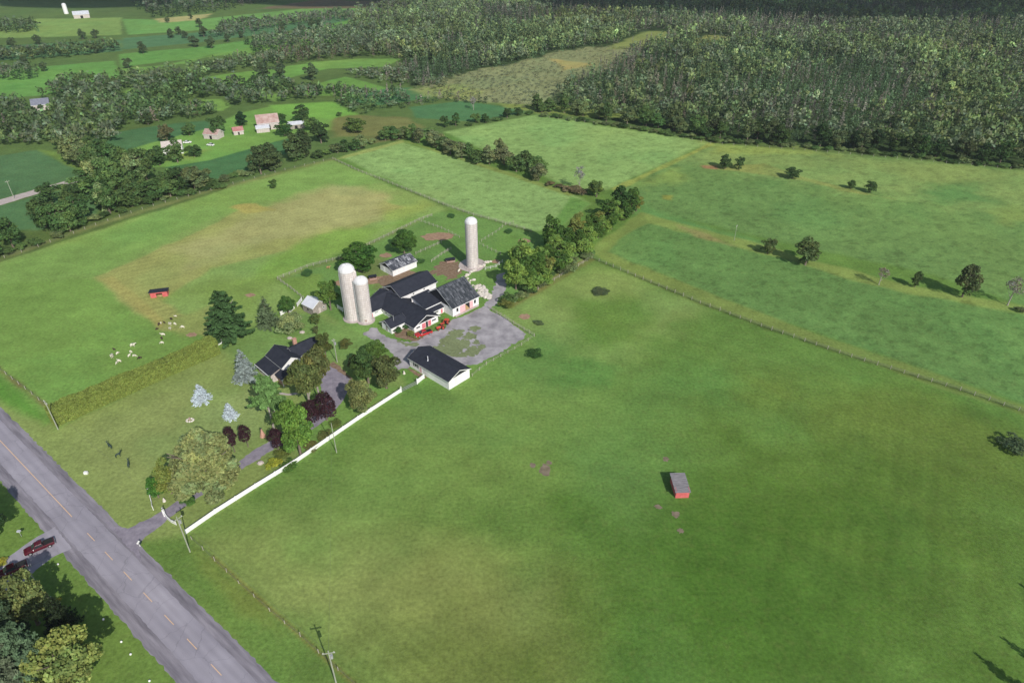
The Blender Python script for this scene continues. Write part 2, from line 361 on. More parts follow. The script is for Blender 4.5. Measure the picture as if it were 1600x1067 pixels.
# ------------------------------------------------------------------ the ground: one sheet to the horizon, soil and grass colours per field
PAST = (98, 130, 66)
ZONES = [  # polygon (surveyed from the photograph), colour, edge softness in metres, edge wander
 # lower pasture variations
 ([(560,700),(900,560),(1150,560),(1300,640),(1100,720),(800,800)], (102,136,72), 25, 14),
 ([(250,850),(420,1000),(560,1067),(900,1100),(900,900),(600,800),(450,760)], (134,146,88), 14, 8),
 ([(560,950),(900,940),(900,1100),(500,1100)], (112,128,70), 14, 8),
 ([(330,800),(640,610),(900,560),(900,760),(640,820),(450,860)], (112,140,76), 20, 10),
 ([(760,490),(925,405),(1090,480),(1000,560),(820,560)], (128,150,88), 10, 6),
 ([(880,700),(1030,690),(1060,760),(1000,850),(900,800)], (98,132,72), 8, 6),
 ([(1150,680),(1600,700),(1650,1100),(1250,1100)], (86,113,53), 25, 14),
 ([(900,800),(1350,760),(1400,1100),(950,1100)], (76,109,46), 25, 14),
 ([(840,520),(900,540),(880,600),(800,600),(780,570)], (104,138,76), 8, 5),
 ([(890,460),(1000,470),(1010,540),(900,540)], (102,132,66), 8, 6),
 ([(900,560),(960,575),(950,600),(880,590)], (94,132,70), 3, 5),
 ([(1160,580),(1600,660),(1700,700),(1600,760),(1200,640)], (98,122,60), 10, 8),
 # lawn round the house and along the road
 ([(60,625),(90,668),(345,545),(420,500),(480,470),(560,520),(600,560),(640,600),(292,834),(215,850),(150,800),(0,645),(-60,590)], (132,148,90), 1.5, 1),
 ([(110,670),(300,600),(420,640),(380,700),(270,760),(200,790)], (136,149,94), 8, 5),
 ([(345,545),(400,500),(480,490),(600,520),(600,580),(470,560),(400,600)], (114,146,86), 5, 3),
 ([(500,560),(600,600),(640,600),(520,690),(470,720),(440,700)], (112,144,78), 3, 3),
 ([(300,640),(400,600),(400,680),(320,660)], (140,154,100), 4, 3),
 # roadside verge both sides
 ([(215,850),(292,838),(330,870),(560,1067),(440,1067),(240,880)], (100,128,66), 2, 1),
 ([(300,860),(320,865),(470,1000),(440,1000),(330,905)], (112,128,66), 2, 2),
 ([(-200,700),(0,745),(110,850),(190,955),(290,1067),(290,1200),(-200,1200)], (104,132,68), 2, 1),
 ([(0,745),(55,790),(45,800),(0,770)], (118,140,78), 2, 1),
 # left pasture with animals
 ([(-60,420),(0,408),(150,432),(250,512),(345,530),(345,545),(84,655),(-60,545)], (119,151,80), 1.5, 1),
 ([(-60,548),(84,655),(70,665),(-60,590)], (98,140,64), 2, 1),
 ([(-60,420),(0,408),(330,300),(520,250),(700,325),(690,335),(520,400),(438,437),(470,470),(420,500),(345,530),(250,512),(150,432),(0,440)], (132,157,92), 2, 2),
 ([(0,412),(330,303),(515,252),(600,285),(380,322),(150,430),(0,445)], (126,158,88), 4, 3),
 ([(152,434),(372,330),(560,300),(640,325),(520,375),(330,420),(250,470),(345,515),(345,530),(248,514)], (152,156,98), 1.2, 1.5),
 ([(160,436),(175,432),(265,505),(250,512)], (160,156,98), 1.0, .6),
 ([(270,385),(520,285),(610,300),(600,345),(450,370),(280,430)], (162,162,112), 6, 6),
 ([(370,322),(400,318),(425,328),(385,334)], (168,162,98), 1.5, 3),
 ([(330,440),(420,430),(400,490),(330,480),(270,460)], (126,150,82), 5, 5),
 ([(430,400),(520,360),(640,345),(560,385),(440,430),(380,440)], (128,158,80), 4, 5),
 ([(600,330),(660,315),(675,322),(600,350)], (146,164,92), 4, 4),
 ([(250,500),(345,470),(345,520),(290,524)], (140,152,92), 2, 3),
 # top middle field
 ([(532,246),(628,222),(700,243),(800,272),(895,304),(925,318),(900,335),(872,357),(835,362),(775,345),(700,324)], (137,167,106), 1.5, 1),
 ([(890,306),(925,318),(905,330),(872,357),(862,355)], (108,148,80), 1.0, 1),
 ([(528,249),(535,244),(628,219),(632,223),(540,248)], (146,160,98), 1.0, 1),
 ([(628,220),(640,222),(800,270),(900,303),(890,307),(795,275)], (132,150,86), .8, .6),
 # paddocks by the barns
 ([(437,438),(530,405),(660,345),(690,330),(775,347),(835,362),(930,400),(795,478),(770,480),(700,440),(560,520),(475,470)], (108,142,80), 1.5, 1.2),
 ([(437,438),(500,430),(500,470),(470,465)], (118,146,76), 2, 2),
 ([(780,360),(835,368),(810,400),(770,395)], (110,146,78), 3, 3),
 ([(905,400),(1000,335),(1020,345),(945,400)], (122,142,80), 1, 1),
 ([(560,420),(600,400),(650,440),(640,470),(585,450)], (112,128,80), 2, 2),
 ([(800,478),(925,405),(918,398),(790,470)], (134,136,88), 1.2, 1.2),
 # upper fields
 ([(695,207),(845,179),(930,195),(1110,222),(1075,240),(955,295),(925,300),(870,285),(760,236)], (137,167,104), 2, 1.5),
 ([(960,298),(1110,222),(1240,232),(1600,262),(1700,270),(1700,500),(1600,478),(1460,430),(1300,395),(1010,330)], (106,138,82), 2, 1.5),
 ([(1060,250),(1110,223),(1600,265),(1700,275),(1700,330),(1500,330),(1250,285)], (130,152,92), 12, 8),
 ([(1105,225),(1250,232),(1300,245),(1120,240)], (140,157,88), 5, 6),
 ([(990,280),(1050,265),(1080,285),(1010,300)], (130,154,86), 5, 6),
 ([(1430,295),(1530,290),(1560,320),(1450,320)], (98,136,80), 10, 8),
 ([(1540,330),(1600,320),(1620,350),(1560,350)], (128,150,86), 5, 5),
 ([(1000,318),(1100,350),(1200,385),(1110,370),(1000,335)], (100,140,82), 4, 4),
 ([(1013,345),(1110,370),(1240,405),(1420,455),(1620,490),(1700,500),(1700,660),(1600,632),(1400,560),(1180,490),(945,400),(965,372)], (100,134,78), 1.5, 1.2),
 # grassy tracks
 ([(955,295),(1112,222),(1116,226),(962,300)], (146,158,86), .8, .8),
 ([(1003,333),(1110,360),(1240,398),(1420,445),(1600,478),(1700,500),(1700,508),(1600,490),(1420,460),(1240,411),(1110,374),(1012,347)], (128,146,82), 1.5, 1.5),
 ([(930,402),(1000,335),(1012,347),(965,375),(950,393),(1100,455),(1300,530),(1500,598),(1700,668),(1700,690),(1600,650),(1280,540),(1090,474)], (118,136,76), 1.2, 1.0),
 ([(1060,352),(1110,366),(1150,383),(1145,388),(1090,372)], (144,140,92), 1.5, 2),
 ([(1195,255),(1240,272),(1340,298),(1400,312),(1340,303),(1230,277),(1100,262),(1095,258)], (138,148,88), 1.0, 1.5),
 ([(1095,259),(1120,259),(1122,265),(1100,263)], (150,120,92), 1, 1),
 ([(1030,303),(1055,304),(1052,314),(1030,313)], (132,138,70), 1, 2),
 # north-west: soya and hay fields, old farm
 ([(-80,250),(0,244),(60,234),(100,255),(142,272),(70,292),(0,312),(-80,330)], (84,118,82), 1.5, 1),
 ([(60,234),(90,238),(135,262),(138,272),(100,258)], (112,138,72), 2, 2),
 ([(-80,345),(0,322),(60,305),(140,288),(165,300),(150,335),(60,362),(0,362),(-80,385)], (84,120,82), 1.5, 1),
 ([(-80,395),(0,362),(60,360),(150,335),(330,290),(420,262),(330,303),(0,410),(-80,430)], (86,108,62), 1.5, 2),
 ([(150,235),(185,206),(280,192),(328,188),(330,200),(300,208),(240,224),(180,240)], (78,116,80), 1.5, 1),
 ([(208,232),(240,222),(330,200),(370,178),(430,165),(520,160),(560,178),(545,200),(470,208),(430,222),(330,255),(262,262),(215,262)], (116,156,82), 1.5, 1),
 ([(420,165),(520,160),(565,180),(520,188),(440,180)], (124,172,84), 3, 2),
 ([(215,240),(320,235),(300,250),(230,255)], (128,150,80), 4, 3),
 ([(255,262),(330,250),(430,222),(475,212),(470,230),(400,262),(320,288),(300,282)], (74,114,76), 1.0, .8),
 ([(520,186),(560,178),(640,185),(660,200),(590,215),(520,215)], (118,122,78), 3, 3),
 ([(560,215),(640,205),(640,215),(580,225)], (108,112,72), 2, 2),
 ([(286,170),(298,157),(345,155),(360,165),(350,174)], (122,158,84), 1.5, 2),
 ([(188,160),(192,143),(208,139),(216,150),(206,160)], (118,156,82), 1.5, 2),
 ([(400,150),(440,146),(455,152),(430,160)], (118,154,82), 1.5, 2),
 # strips beyond
 ([(540,140),(640,137),(690,148),(640,158),(590,165),(545,160)], (80,124,84), 1.5, 1),
 ([(640,168),(720,158),(800,168),(820,175),(740,190),(650,185)], (80,122,84), 1.5, 1),
 ([(455,140),(540,120),(605,138),(560,150),(480,150)], (112,154,80), 1.5, 1),
 ([(310,122),(480,100),(510,108),(420,130),(330,132)], (114,158,82), 1.5, 1),
 ([(480,98),(560,92),(628,92),(600,105),(500,108)], (120,158,84), 1.5, 1),
 ([(190,108),(290,100),(350,80),(470,55),(560,40),(620,45),(560,60),(440,78),(300,92),(200,118)], (112,152,80), 2, 1.5),
 ([(185,85),(330,72),(470,50),(560,28),(610,30),(470,60),(300,92),(190,105)], (104,150,80), 2, 1.5),
 ([(190,60),(300,52),(480,30),(560,18),(560,30),(430,52),(300,68),(190,78)], (84,122,88), 2, 1.5),
 ([(190,30),(300,32),(560,5),(640,3),(640,10),(430,40),(200,55)], (112,156,88), 2, 1.5),
 ([(240,30),(330,22),(310,32),(250,36)], (172,166,118), 3, 3),
 ([(-100,130),(0,110),(180,95),(185,130),(60,150),(-100,165)], (104,150,80), 2, 2),
 ([(-100,90),(0,72),(190,62),(190,80),(0,95),(-100,110)], (86,124,88), 2, 2),
 ([(-100,42),(60,30),(190,28),(190,55),(0,60),(-100,75)], (130,158,92), 2, 2),
 ([(500,0),(640,3),(660,10),(540,14),(400,14)], (116,104,84), 4, 4),
 # scrub meadow and clearings in the wood
 ([(640,140),(700,122),(800,100),(880,80),(950,72),(1000,80),(940,112),(900,125),(870,140),(860,165),(800,165),(720,158)], (138,144,108), 4, 6),
 ([(640,140),(720,130),(760,145),(720,158),(660,150)], (142,154,100), 4, 4),
 ([(860,92),(925,100),(880,112)], (168,156,104), 3, 4),
 ([(760,160),(930,170),(1000,185),(900,182),(845,178)], (126,140,78), 3, 4),
 ([(945,78),(985,60),(1010,49),(1060,50),(1040,65),(1000,76)], (132,142,86), 3, 3),
 ([(1080,66),(1105,55),(1150,57),(1130,68),(1090,74)], (134,138,84), 3, 3),
]
def ground():
    ys = [-70.0]
    while ys[-1] < 1500: ys.append(ys[-1] + max(.62, .0026 * ys[-1] if ys[-1] > 250 else .62) * (1 if ys[-1] < 700 else 1.7))
    ys = np.array(ys); nx = 760
    t = np.linspace(-1, 1, nx)
    half = np.maximum(150 + 0.80 * np.maximum(ys, 0), 150)
    X = t[None, :] * half[:, None]; Y = np.repeat(ys[:, None], nx, 1)
    # fine columns: irregular shift so the rows of the sheet never show
    x = X.ravel(); y = Y.ravel()
    col = np.empty((x.size, 3))
    wood = lin((92, 116, 68)); past = lin(PAST)
    front = sdf(x, y, GP([(-900,1400),(-900,600),(-60,420),(0,405),(330,300),(520,248),(628,220),(845,179),(1110,222),(1600,262),(1900,300),(2600,1400)]))
    w = np.clip(front / 4 + .5, 0, 1)[:, None]
    col[:] = wood * (1-w) + past * w
    fw = np.clip(sdf(x, y, GP([(850,176),(1000,194),(1110,216),(1240,226),(1420,240),(1640,262),(2600,400),(2600,-100),(560,-100),(560,30),(620,80),(640,136),(720,126)])) / 4 + .5, 0, 1)[:, None]
    col = col*(1-fw) + lin((58,76,48))*fw
    wander = fbm(x, y, 14, 3, 4)
    for k, (poly, c, soft, wan) in enumerate(ZONES):
        P = np.array(GP(poly)); m = soft + wan + 2
        idx = np.where((x > P[:,0].min()-m) & (x < P[:,0].max()+m) & (y > P[:,1].min()-m) & (y < P[:,1].max()+m))[0]
        if len(idx) == 0: continue
        d = sdf(x[idx], y[idx], P) + wander[idx] * wan * 1.6
        ww = np.clip(d / soft * .5 + .5, 0, 1)[:, None]; ww = ww*ww*(3-2*ww)
        col[idx] = col[idx] * (1-ww) + lin(c) * ww
    # broad growth patches, hay swaths and mower passes
    g = 1 + .16 * fbm(x, y, 60, 11, 5) + .14 * fbm(x, y, 9, 21, 4)
    yel = np.clip(fbm(x, y, 38, 31, 5) * .9, 0, .35)[:, None]
    col = col * (1-yel*.55) + (col * np.array([1.35, 1.08, .95])) * yel*.55
    grn = np.clip(fbm(x, y, 26, 41, 5) * 1.0 - .05, 0, .4)[:, None]
    col = col * (1-grn) + (col * np.array([.78, .96, .95])) * grn
    def stripes(poly, deg, period, amp, soft=3):
        P = GP(poly); idx = np.where(sdf(x, y, P) > -soft)[0]
        d = np.clip(sdf(x[idx], y[idx], P)/soft + .5, 0, 1)
        q = -x[idx]*math.sin(R(deg)) + y[idx]*math.cos(R(deg)) + .5*fbm(x[idx], y[idx], 12, 5, 3)
        s = np.sin(q * 2*math.pi/period) * (.55 + 1.5*fbm(x[idx], y[idx], 20, 77, 3)); g[idx] *= 1 + amp * s * d
        return idx
    stripes([(152,434),(372,330),(600,300),(640,325),(520,375),(330,420),(250,470),(345,515),(345,530),(248,514)], 30, 3.4, .06)
    stripes([(110,660),(345,555),(420,600),(330,700),(180,800),(60,680)], 62, 2.6, .035)
    stripes([(1150,600),(1700,680),(1700,1100),(1200,1100)], 62, 4.2, .055, 12)
    stripes([(1100,560),(1700,700),(1700,1100),(900,1100)], 60, 9.5, .03, 12)
    stripes([(560,760),(900,700),(1000,1100),(500,1100)], 20, 6.5, .04, 12)
    stripes([(900,420),(1500,620),(1300,1000),(700,700),(800,500)], -28, 4.6, .035, 12)
    stripes([(297,862),(340,900),(560,1080),(900,1080),(500,900),(330,845)], -38.5, 2.4, .07, 4)
    stripes([(-60,548),(0,408),(150,432),(250,512),(345,535),(84,655)], 34, 5.5, .02, 4)
    # fence-line wear along the road
    a = np.array(G(330, 868)); b = np.array(G(548, 1063)); dd = (b-a)/np.linalg.norm(b-a)
    q = (x-a[0])*(-dd[1]) + (y-a[1])*dd[0]; tt = (x-a[0])*dd[0] + (y-a[1])*dd[1]
    ww = (np.exp(-(q/.35)**2) * .5 * (tt > 0) * (tt < 90))[:, None]; col = col*(1-ww) + lin((140,112,70))*ww
    def streak(line, wd, c, s):  # blends the ground towards one colour along a line
        nonlocal col
        L_ = GP(line); d = np.full(x.shape, 1e9)
        for (ax, ay), (bx, by) in zip(L_[:-1], L_[1:]):
            ex, ey = bx-ax, by-ay; t_ = np.clip(((x-ax)*ex+(y-ay)*ey)/(ex*ex+ey*ey), 0, 1); d = np.minimum(d, np.hypot(x-ax-t_*ex, y-ay-t_*ey))
        w_ = (np.exp(-(d/wd)**2)*s*(.8+.8*fbm(x, y, 4, 12, 3)))[:, None]; col = col*(1-w_) + lin(c)*w_
    streak([(925,404),(1094,474),(1189,510),(1330,558),(1500,610),(1640,658)], .8, (74,90,48), .8)  # darker green strip along the meadow fence line
    streak([(795,480),(850,450),(925,406)], 1.2, (118,112,70), .6)
    streak([(845,181),(1000,200),(1110,222),(1240,232),(1420,247),(1620,266)], 2.5, (74,92,52), .8)  # darker green strip along the near edge of the wood
    streak([(520,249),(600,283),(700,323),(775,346),(830,362)], 1.0, (88,104,64), .7)
    streak([(434,437),(530,405),(655,345)], 1.2, (128,130,92), .5)
    streak([(-20,412),(150,352),(330,298),(520,249)], 2.2, (140,142,96), .6)
    streak([(-20,562),(0,578),(72,634)], .8, (120,104,76), .8)
    # clover clumps in the rough meadows
    for poly in ([(1013,345),(1110,370),(1240,405),(1420,455),(1700,500),(1700,660),(1400,560),(1180,490),(945,400)],
                 [(960,298),(1110,222),(1600,262),(1700,500),(1300,395),(1010,330)],
                 [(532,246),(628,222),(800,272),(925,318),(835,362),(700,324)], [(695,207),(845,179),(1110,222),(955,295),(870,285)]):
        idx = np.where(sdf(x, y, GP(poly)) > 0)[0]
        c = vnoise(x[idx], y[idx], 2.0, 99) + .8*vnoise(x[idx], y[idx], 1.1, 98)
        g[idx] *= 1 - .24*np.clip((c-.2)*5, 0, 1) + .10*np.clip((-c-.15)*4, 0, 1)
    col = np.clip(col * g[:, None] * np.array([1.04, 1.045, .915]), 0.005, .9)
    z = np.zeros_like(x)
    ny = len(ys)
    # outermost frame reaches the horizon
    i = np.arange(ny-1)[:, None]*nx + np.arange(nx-1)[None, :]
    F = np.stack([i, i+1, i+nx+1, i+nx], -1).reshape(-1, 4)
    far = [(-6000, -600, 0), (6000, -600, 0), (6000, 7000, 0), (-6000, 7000, 0)]
    corners = [0, nx-1, ny*nx-1, (ny-1)*nx]
    n0 = x.size
    V = np.concatenate([np.stack([x, y, z], 1), np.array(far, float)])
    me = bpy.data.meshes.new('ground')
    ring = []
    bot = list(range(0, nx)); right = [k*nx + nx-1 for k in range(ny)]; top = list(range((ny-1)*nx, ny*nx))[::-1]; left = [k*nx for k in range(ny)][::-1]
    for q, edge in enumerate((bot, right, top, left)):
        a, b = n0+q, n0+(q+1) % 4
        step = max(1, len(edge)//2); mid = edge[step]
        ring.append([a, b] + edge[::-1])
    allf = F.tolist() + ring
    nl = sum(len(f) for f in allf)
    me.vertices.add(len(V)); me.vertices.foreach_set('co', V.ravel())
    me.loops.add(nl); me.polygons.add(len(allf))
    li = np.concatenate([F.ravel(), np.array([k for r in ring for k in r])])
    me.loops.foreach_set('vertex_index', li.astype(np.int32))
    starts = np.concatenate([np.arange(len(F))*4, len(F)*4 + np.cumsum([0]+[len(r) for r in ring])[:-1]])
    me.polygons.foreach_set('loop_start', starts.astype(np.int32))
    me.update(calc_edges=True)
    ca = me.color_attributes.new('soil', 'FLOAT_COLOR', 'POINT')
    cc = np.ones((len(V), 4), np.float32); cc[:n0, :3] = col; cc[n0:, :3] = wood
    ca.data.foreach_set('color', cc.ravel())
    me.materials.append(M['grass'])
    tag(link('ground', me), kind='structure')
ground()

def sheet(name, pts, z, mat, jit=0.0, step=1.0, seed=1, world=False, kind='structure'):
    """flat ragged-edged sheet a few millimetres above the ground"""
    P = pts if world else GP(pts); rg = random.Random(seed); out = []
    for i in range(len(P)):
        a, b = P[i], P[(i+1) % len(P)]; L = math.hypot(b[0]-a[0], b[1]-a[1]); n = max(1, int(L/step))
        for k in range(n):
            t = k/n; j = rg.gauss(0, jit) if (jit and (k or True)) else 0
            nx_, ny_ = -(b[1]-a[1])/max(L, 1e-6), (b[0]-a[0])/max(L, 1e-6)
            out.append((a[0]+(b[0]-a[0])*t + nx_*j, a[1]+(b[1]-a[1])*t + ny_*j))
    tris = tessellate_polygon([[Vector((p[0], p[1], 0)) for p in out]])
    mb = MB(); mb.add([(p[0], p[1], z) for p in out], [tuple(t) for t in tris])
    o = mb.build(name, mat)
    for p in o.data.polygons:
        if p.normal.z < 0: p.flip()
    return tag(o, kind=kind)
def blob(cu, cv, ru, rv, n=18, seed=1, rough=.18):
    rg = random.Random(seed); c = G(cu, cv); rx = abs(G(cu+ru, cv)[0]-c[0]); ry = abs(G(cu, cv-rv)[1]-c[1])
    return [(c[0]+rx*(1+rg.uniform(-rough, rough))*math.cos(6.283*k/n), c[1]+ry*(1+rg.uniform(-rough, rough))*math.sin(6.283*k/n)) for k in range(n)]

# the road: straight, along d; n is the distance from the centre line towards the farm
RC = np.array(G(229.3, 930.9)); RD = np.array([math.cos(R(-38.43)), math.sin(R(-38.43))]); RN = np.array([-RD[1], RD[0]])
def RP(s, n): return tuple(RC + RD*s + RN*n)
def road_strip(name, n0, n1, z, mat, s0=-140, s1=90, j0=0, j1=0, seed=3):
    rg = random.Random(seed); mb = MB(); vs = []; k = 0; s = s0
    while s <= s1: vs += [(*RP(s, n0 + rg.gauss(0, j0)), z), (*RP(s, n1 + rg.gauss(0, j1)), z)]; s += 1.0; k += 1
    mb.add(vs, [(2*i, 2*i+2, 2*i+3, 2*i+1) for i in range(k-1)])
    o = mb.build(name, mat)
    for p in o.data.polygons:
        if p.normal.z < 0: p.flip()
    return tag(o, kind='structure')
road_strip('gravel_shoulder', -5.9, -3.0, .006, M['gravel'], j0=.14, seed=4)
road_strip('gravel_shoulder', 3.0, 5.6, .006, M['gravel'], j1=.12, seed=5)
road_strip('road', -3.35, 3.35, .012, M['asphalt'], j0=.07, j1=.05)
for s in range(7):
    c = s*8.3 - 16.5
    if c > -26: pass
mb = MB()
for k in range(0, 9):
    c = (k-3)*8.32 + .4
    mb.add([(*RP(c-1.75, -.07), .018), (*RP(c+1.75, -.07), .018), (*RP(c+1.75, .07), .018), (*RP(c-1.75, .07), .018)], [(0, 1, 2, 3)])
tag(mb.build('road_marking', M['paint']), kind='structure')
road_strip('road_marking', -.07, .09, .018, M['paint'], -140, -34)
# driveways and the farm yard
sheet('driveway', [(150,800),(178,822),(200,826),(236,808),(262,793),(287,776),(330,752),(372,722),(398,702),(425,688),(470,668),(500,640),(508,620),(500,600),(498,585),(514,570),(524,572),(553,596),(540,618),(530,634),(510,655),(475,680),(430,700),(405,716),(380,732),(345,758),(296,785),(262,812),(228,838),(216,850),(222,878)], .009, M['drive'], .12, .8, 11)
sheet('driveway', [(98,838),(112,856),(80,872),(55,890),(25,925),(5,960),(-60,1010),(-90,960),(-40,905),(0,880),(52,842),(78,828),(86,822)], .009, M['asphalt'], .08, .8, 12)
sheet('farmyard', [(567,522),(580,512),(589,513),(596,522),(612,530),(640,535),(652,530),(672,520),(693,514),(706,500),(730,492),(752,481),(765,466),(774,446),(776,430),(788,426),(792,440),(788,458),(776,474),(764,484),(790,498),(822,522),(817,530),(800,538),(780,552),(749,567),(735,572),(700,570),(641,574),(619,578),(617,566),(617,556),(605,545),(590,536)], .009, M['yard'], .25, .8, 13)
for k, (u, v, a_, b_) in enumerate([(712,522,11,6),(700,534,13,7),(716,540,12,8),(705,549,13,6),(734,526,8,5),(740,548,10,6),(728,535,6,4),(690,545,10,5),(722,554,9,4),(744,535,5,3),(752,542,5,3),(680,551,9,4),(742,514,7,3),(668,545,6,3)]):
    sheet('grass_patch', blob(u, v, a_*1.25, b_*1.2, 22, seed=60+k, rough=.3), .014 + .0008*k, M['grass'], .3, .5, 80+k, world=True)
sheet('grass_patch', [(620,531),(640,537),(658,532),(650,541),(632,541)], .014, M['grass'], .3, .6, 17)
for me in [o.data for o in C.objects if o.name.startswith('grass_patch')]:
    ca = me.color_attributes.new('soil', 'FLOAT_COLOR', 'POINT'); c = lin((124,134,98))
    ca.data.foreach_set('color', [x for _ in me.vertices for x in (*c, 1)])
for k, (u, v, a, b) in enumerate([(537,405,6,3),(686,369,25,6),(673,372,10,4),(819,377,9,4),(775,409,7,3),(820,495,8,4.5),(538,442,14,5),(582,439,14,5),(598,436,18,5),(585,468,5,5),(391,461,8,3),(300,523,9,3.2),(852,735,9,10),(858,723,5,3),(1040,717,5,4),(1028,792,6,4),(1056,804,6,5),(1063,829,5,4),(832,727,5,4),(603,399,10,3.5)]):
    sheet('bare_soil', blob(u, v, a, b, seed=20+k), .012 + .0006*k, M['burrow'] if k >= 12 and k < 19 else M['dirt'], .15, .6, 30+k, world=True)
sheet('bare_soil', [(668,426),(684,414),(700,406),(720,410),(722,425),(712,436),(700,438),(688,432)], .026, M['mulch'], .8, .8, 50)
sheet('bare_soil', [(590,440),(600,432),(640,420),(650,428),(610,448),(600,450)], .028, M['mulch'], .5, .8, 51)
sheet('concrete_pad', blob(738, 414, 21, 11, seed=7, rough=.05), .032, M['concrete'], .05, 1, 52, world=True)
sheet('field_lane', [(-80,332),(0,312),(70,292),(135,274),(140,279),(72,299),(0,321),(-80,342)], .012, M['concrete'], .2, 1.5, 53)
sheet('garden_bed', [(612,515),(625,508),(655,520),(662,528),(645,533),(620,527)], .03, M['mulch'], .2, .8, 54)
sheet('garden_bed', [(520,566),(530,572),(552,592),(546,592),(526,578),(512,570)], .03, M['mulch'], .15, .8, 55)
sheet('garden_bed', [(636,575),(645,577),(668,590),(662,592),(645,583)], .03, M['mulch'], .1, .8, 56)
sheet('garden_path', [(432,612),(450,615),(465,613),(466,616),(450,618),(432,615)], .012, M['concrete'], .05, .8, 57)
# ------------------------------------------------------------------ buildings
FU = Frame(-31.7, 187.0, 45)     # the farmstead's own axes
def gable(parent, F, x0, y0, x1, y1, eave, ridge, axis='x', wall='white', roof='roof', over=.45, dark=None, ridge_at=.5, pref='', sides='both'):
    """gabled block: ridge along x or y of frame F; walls, roof, trim, gable panels become parts"""
    off = parent.location
    if axis == 'x': P = lambda a, b, z: F(x0 + a*(x1-x0), y0 + b*(y1-y0), z); La, Lb = x1-x0, y1-y0
    else: P = lambda a, b, z: F(x0 + b*(x1-x0), y0 + a*(y1-y0), z); La, Lb = y1-y0, x1-x0
    oa, ob = over/La, over/Lb; r = ridge_at
    w = MB()
    for a in (0, 1):
        w.add([P(a, 0, -.1), P(a, 1, -.1), P(a, 1, eave), P(a, r, ridge), P(a, 0, eave)], [(0, 1, 2, 3, 4)])
    for b in (0, 1):
        w.add([P(0, b, -.1), P(1, b, -.1), P(1, b, eave), P(0, b, eave)], [(0, 1, 2, 3)])
    w.build(pref + 'wall', M[wall], parent, off)
    s0 = (ridge-eave)/r if r else 0; s1 = (ridge-eave)/(1-r); d = .12
    rf = MB()
    rf.slab([P(-oa, -ob, eave - s0*ob + d), P(1+oa, -ob, eave - s0*ob + d), P(1+oa, r, ridge + d), P(-oa, r, ridge + d)], .16)
    rf.slab([P(-oa, 1+ob, eave - s1*ob + d), P(-oa, r, ridge + d), P(1+oa, r, ridge + d), P(1+oa, 1+ob, eave - s1*ob + d)], .16)
    rf.build(pref + 'roof', M[roof], parent, off)
    t = MB(); e = .012
    for a in (-oa, 1+oa):
        sgn = -e/La if a < 0 else e/La
        for (b0, z0, b1, z1) in ((-ob, eave-s0*ob, r, ridge), (r, ridge, 1+ob, eave-s1*ob)):
            t.add([P(a+sgn, b0, z0-.10), P(a+sgn, b1, z1-.10), P(a+sgn, b1, z1+.13), P(a+sgn, b0, z0+.13)], [(0, 1, 2, 3)])
    for b, zz in ((-ob-e/Lb, eave-s0*ob), (1+ob+e/Lb, eave-s1*ob)):
        t.add([P(-oa, b, zz-.10), P(1+oa, b, zz-.10), P(1+oa, b, zz+.10), P(-oa, b, zz+.10)], [(0, 1, 2, 3)])
    t.build('trim', M['trim'], parent, off)
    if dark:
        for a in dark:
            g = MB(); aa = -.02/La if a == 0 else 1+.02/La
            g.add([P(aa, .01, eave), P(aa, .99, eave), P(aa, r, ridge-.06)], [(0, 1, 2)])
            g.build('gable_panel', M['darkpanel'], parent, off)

def opening(parent, F, kind, x, y, z, w, h, face, mat, frame='trim', t=.05, fw=.09):
    """window or door on a wall; face: 0=-y, 1=+y, 2=-x, 3=+x of frame F; x,y = wall point at its middle, z = sill height"""
    off = parent.location
    dx, dy = ((1,0),(1,0),(0,1),(0,1))[face]; nx, ny = ((0,-1),(0,1),(-1,0),(1,0))[face]
    def q(mb, hw, z0, z1, n0, n1):
        a = [F(x - dx*hw + nx*k, y - dy*hw + ny*k, 0) for k in (n0, n1)]; b = [F(x + dx*hw + nx*k, y + dy*hw + ny*k, 0) for k in (n0, n1)]
        pts = [a[0], b[0], b[1], a[1]]
        mb.add([(p.x, p.y, z0) for p in pts] + [(p.x, p.y, z1) for p in pts], ((0,3,2,1),(4,5,6,7),(0,1,5,4),(1,2,6,5),(2,3,7,6),(3,0,4,7)))
        return mb
    o = q(MB(), w/2, z, z+h, .0, t).build(kind, M[mat], parent, off)
    if frame:
        f = MB()
        for (cx, hw, z0, z1) in ((0, w/2+fw, z+h, z+h+fw), (0, w/2+fw, z-fw, z)):
            q(f, hw, z0, z1, 0, t+.03)
        x_, y_ = x, y
        for sgn in (-1, 1):
            x = x_ + dx*sgn*(w/2+fw/2); y = y_ + dy*sgn*(w/2+fw/2); q(f, fw/2, z, z+h, 0, t+.03)
        x, y = x_, y_
        f.build(kind + '_frame', M[frame], o, None if True else off)
        fr = o.children[0]; fr.data.transform(Matrix.Translation(-Vector(off)))
    return o

def bld(name, label, cat, p): return empty(name, (p.x, p.y, 0), label, cat)

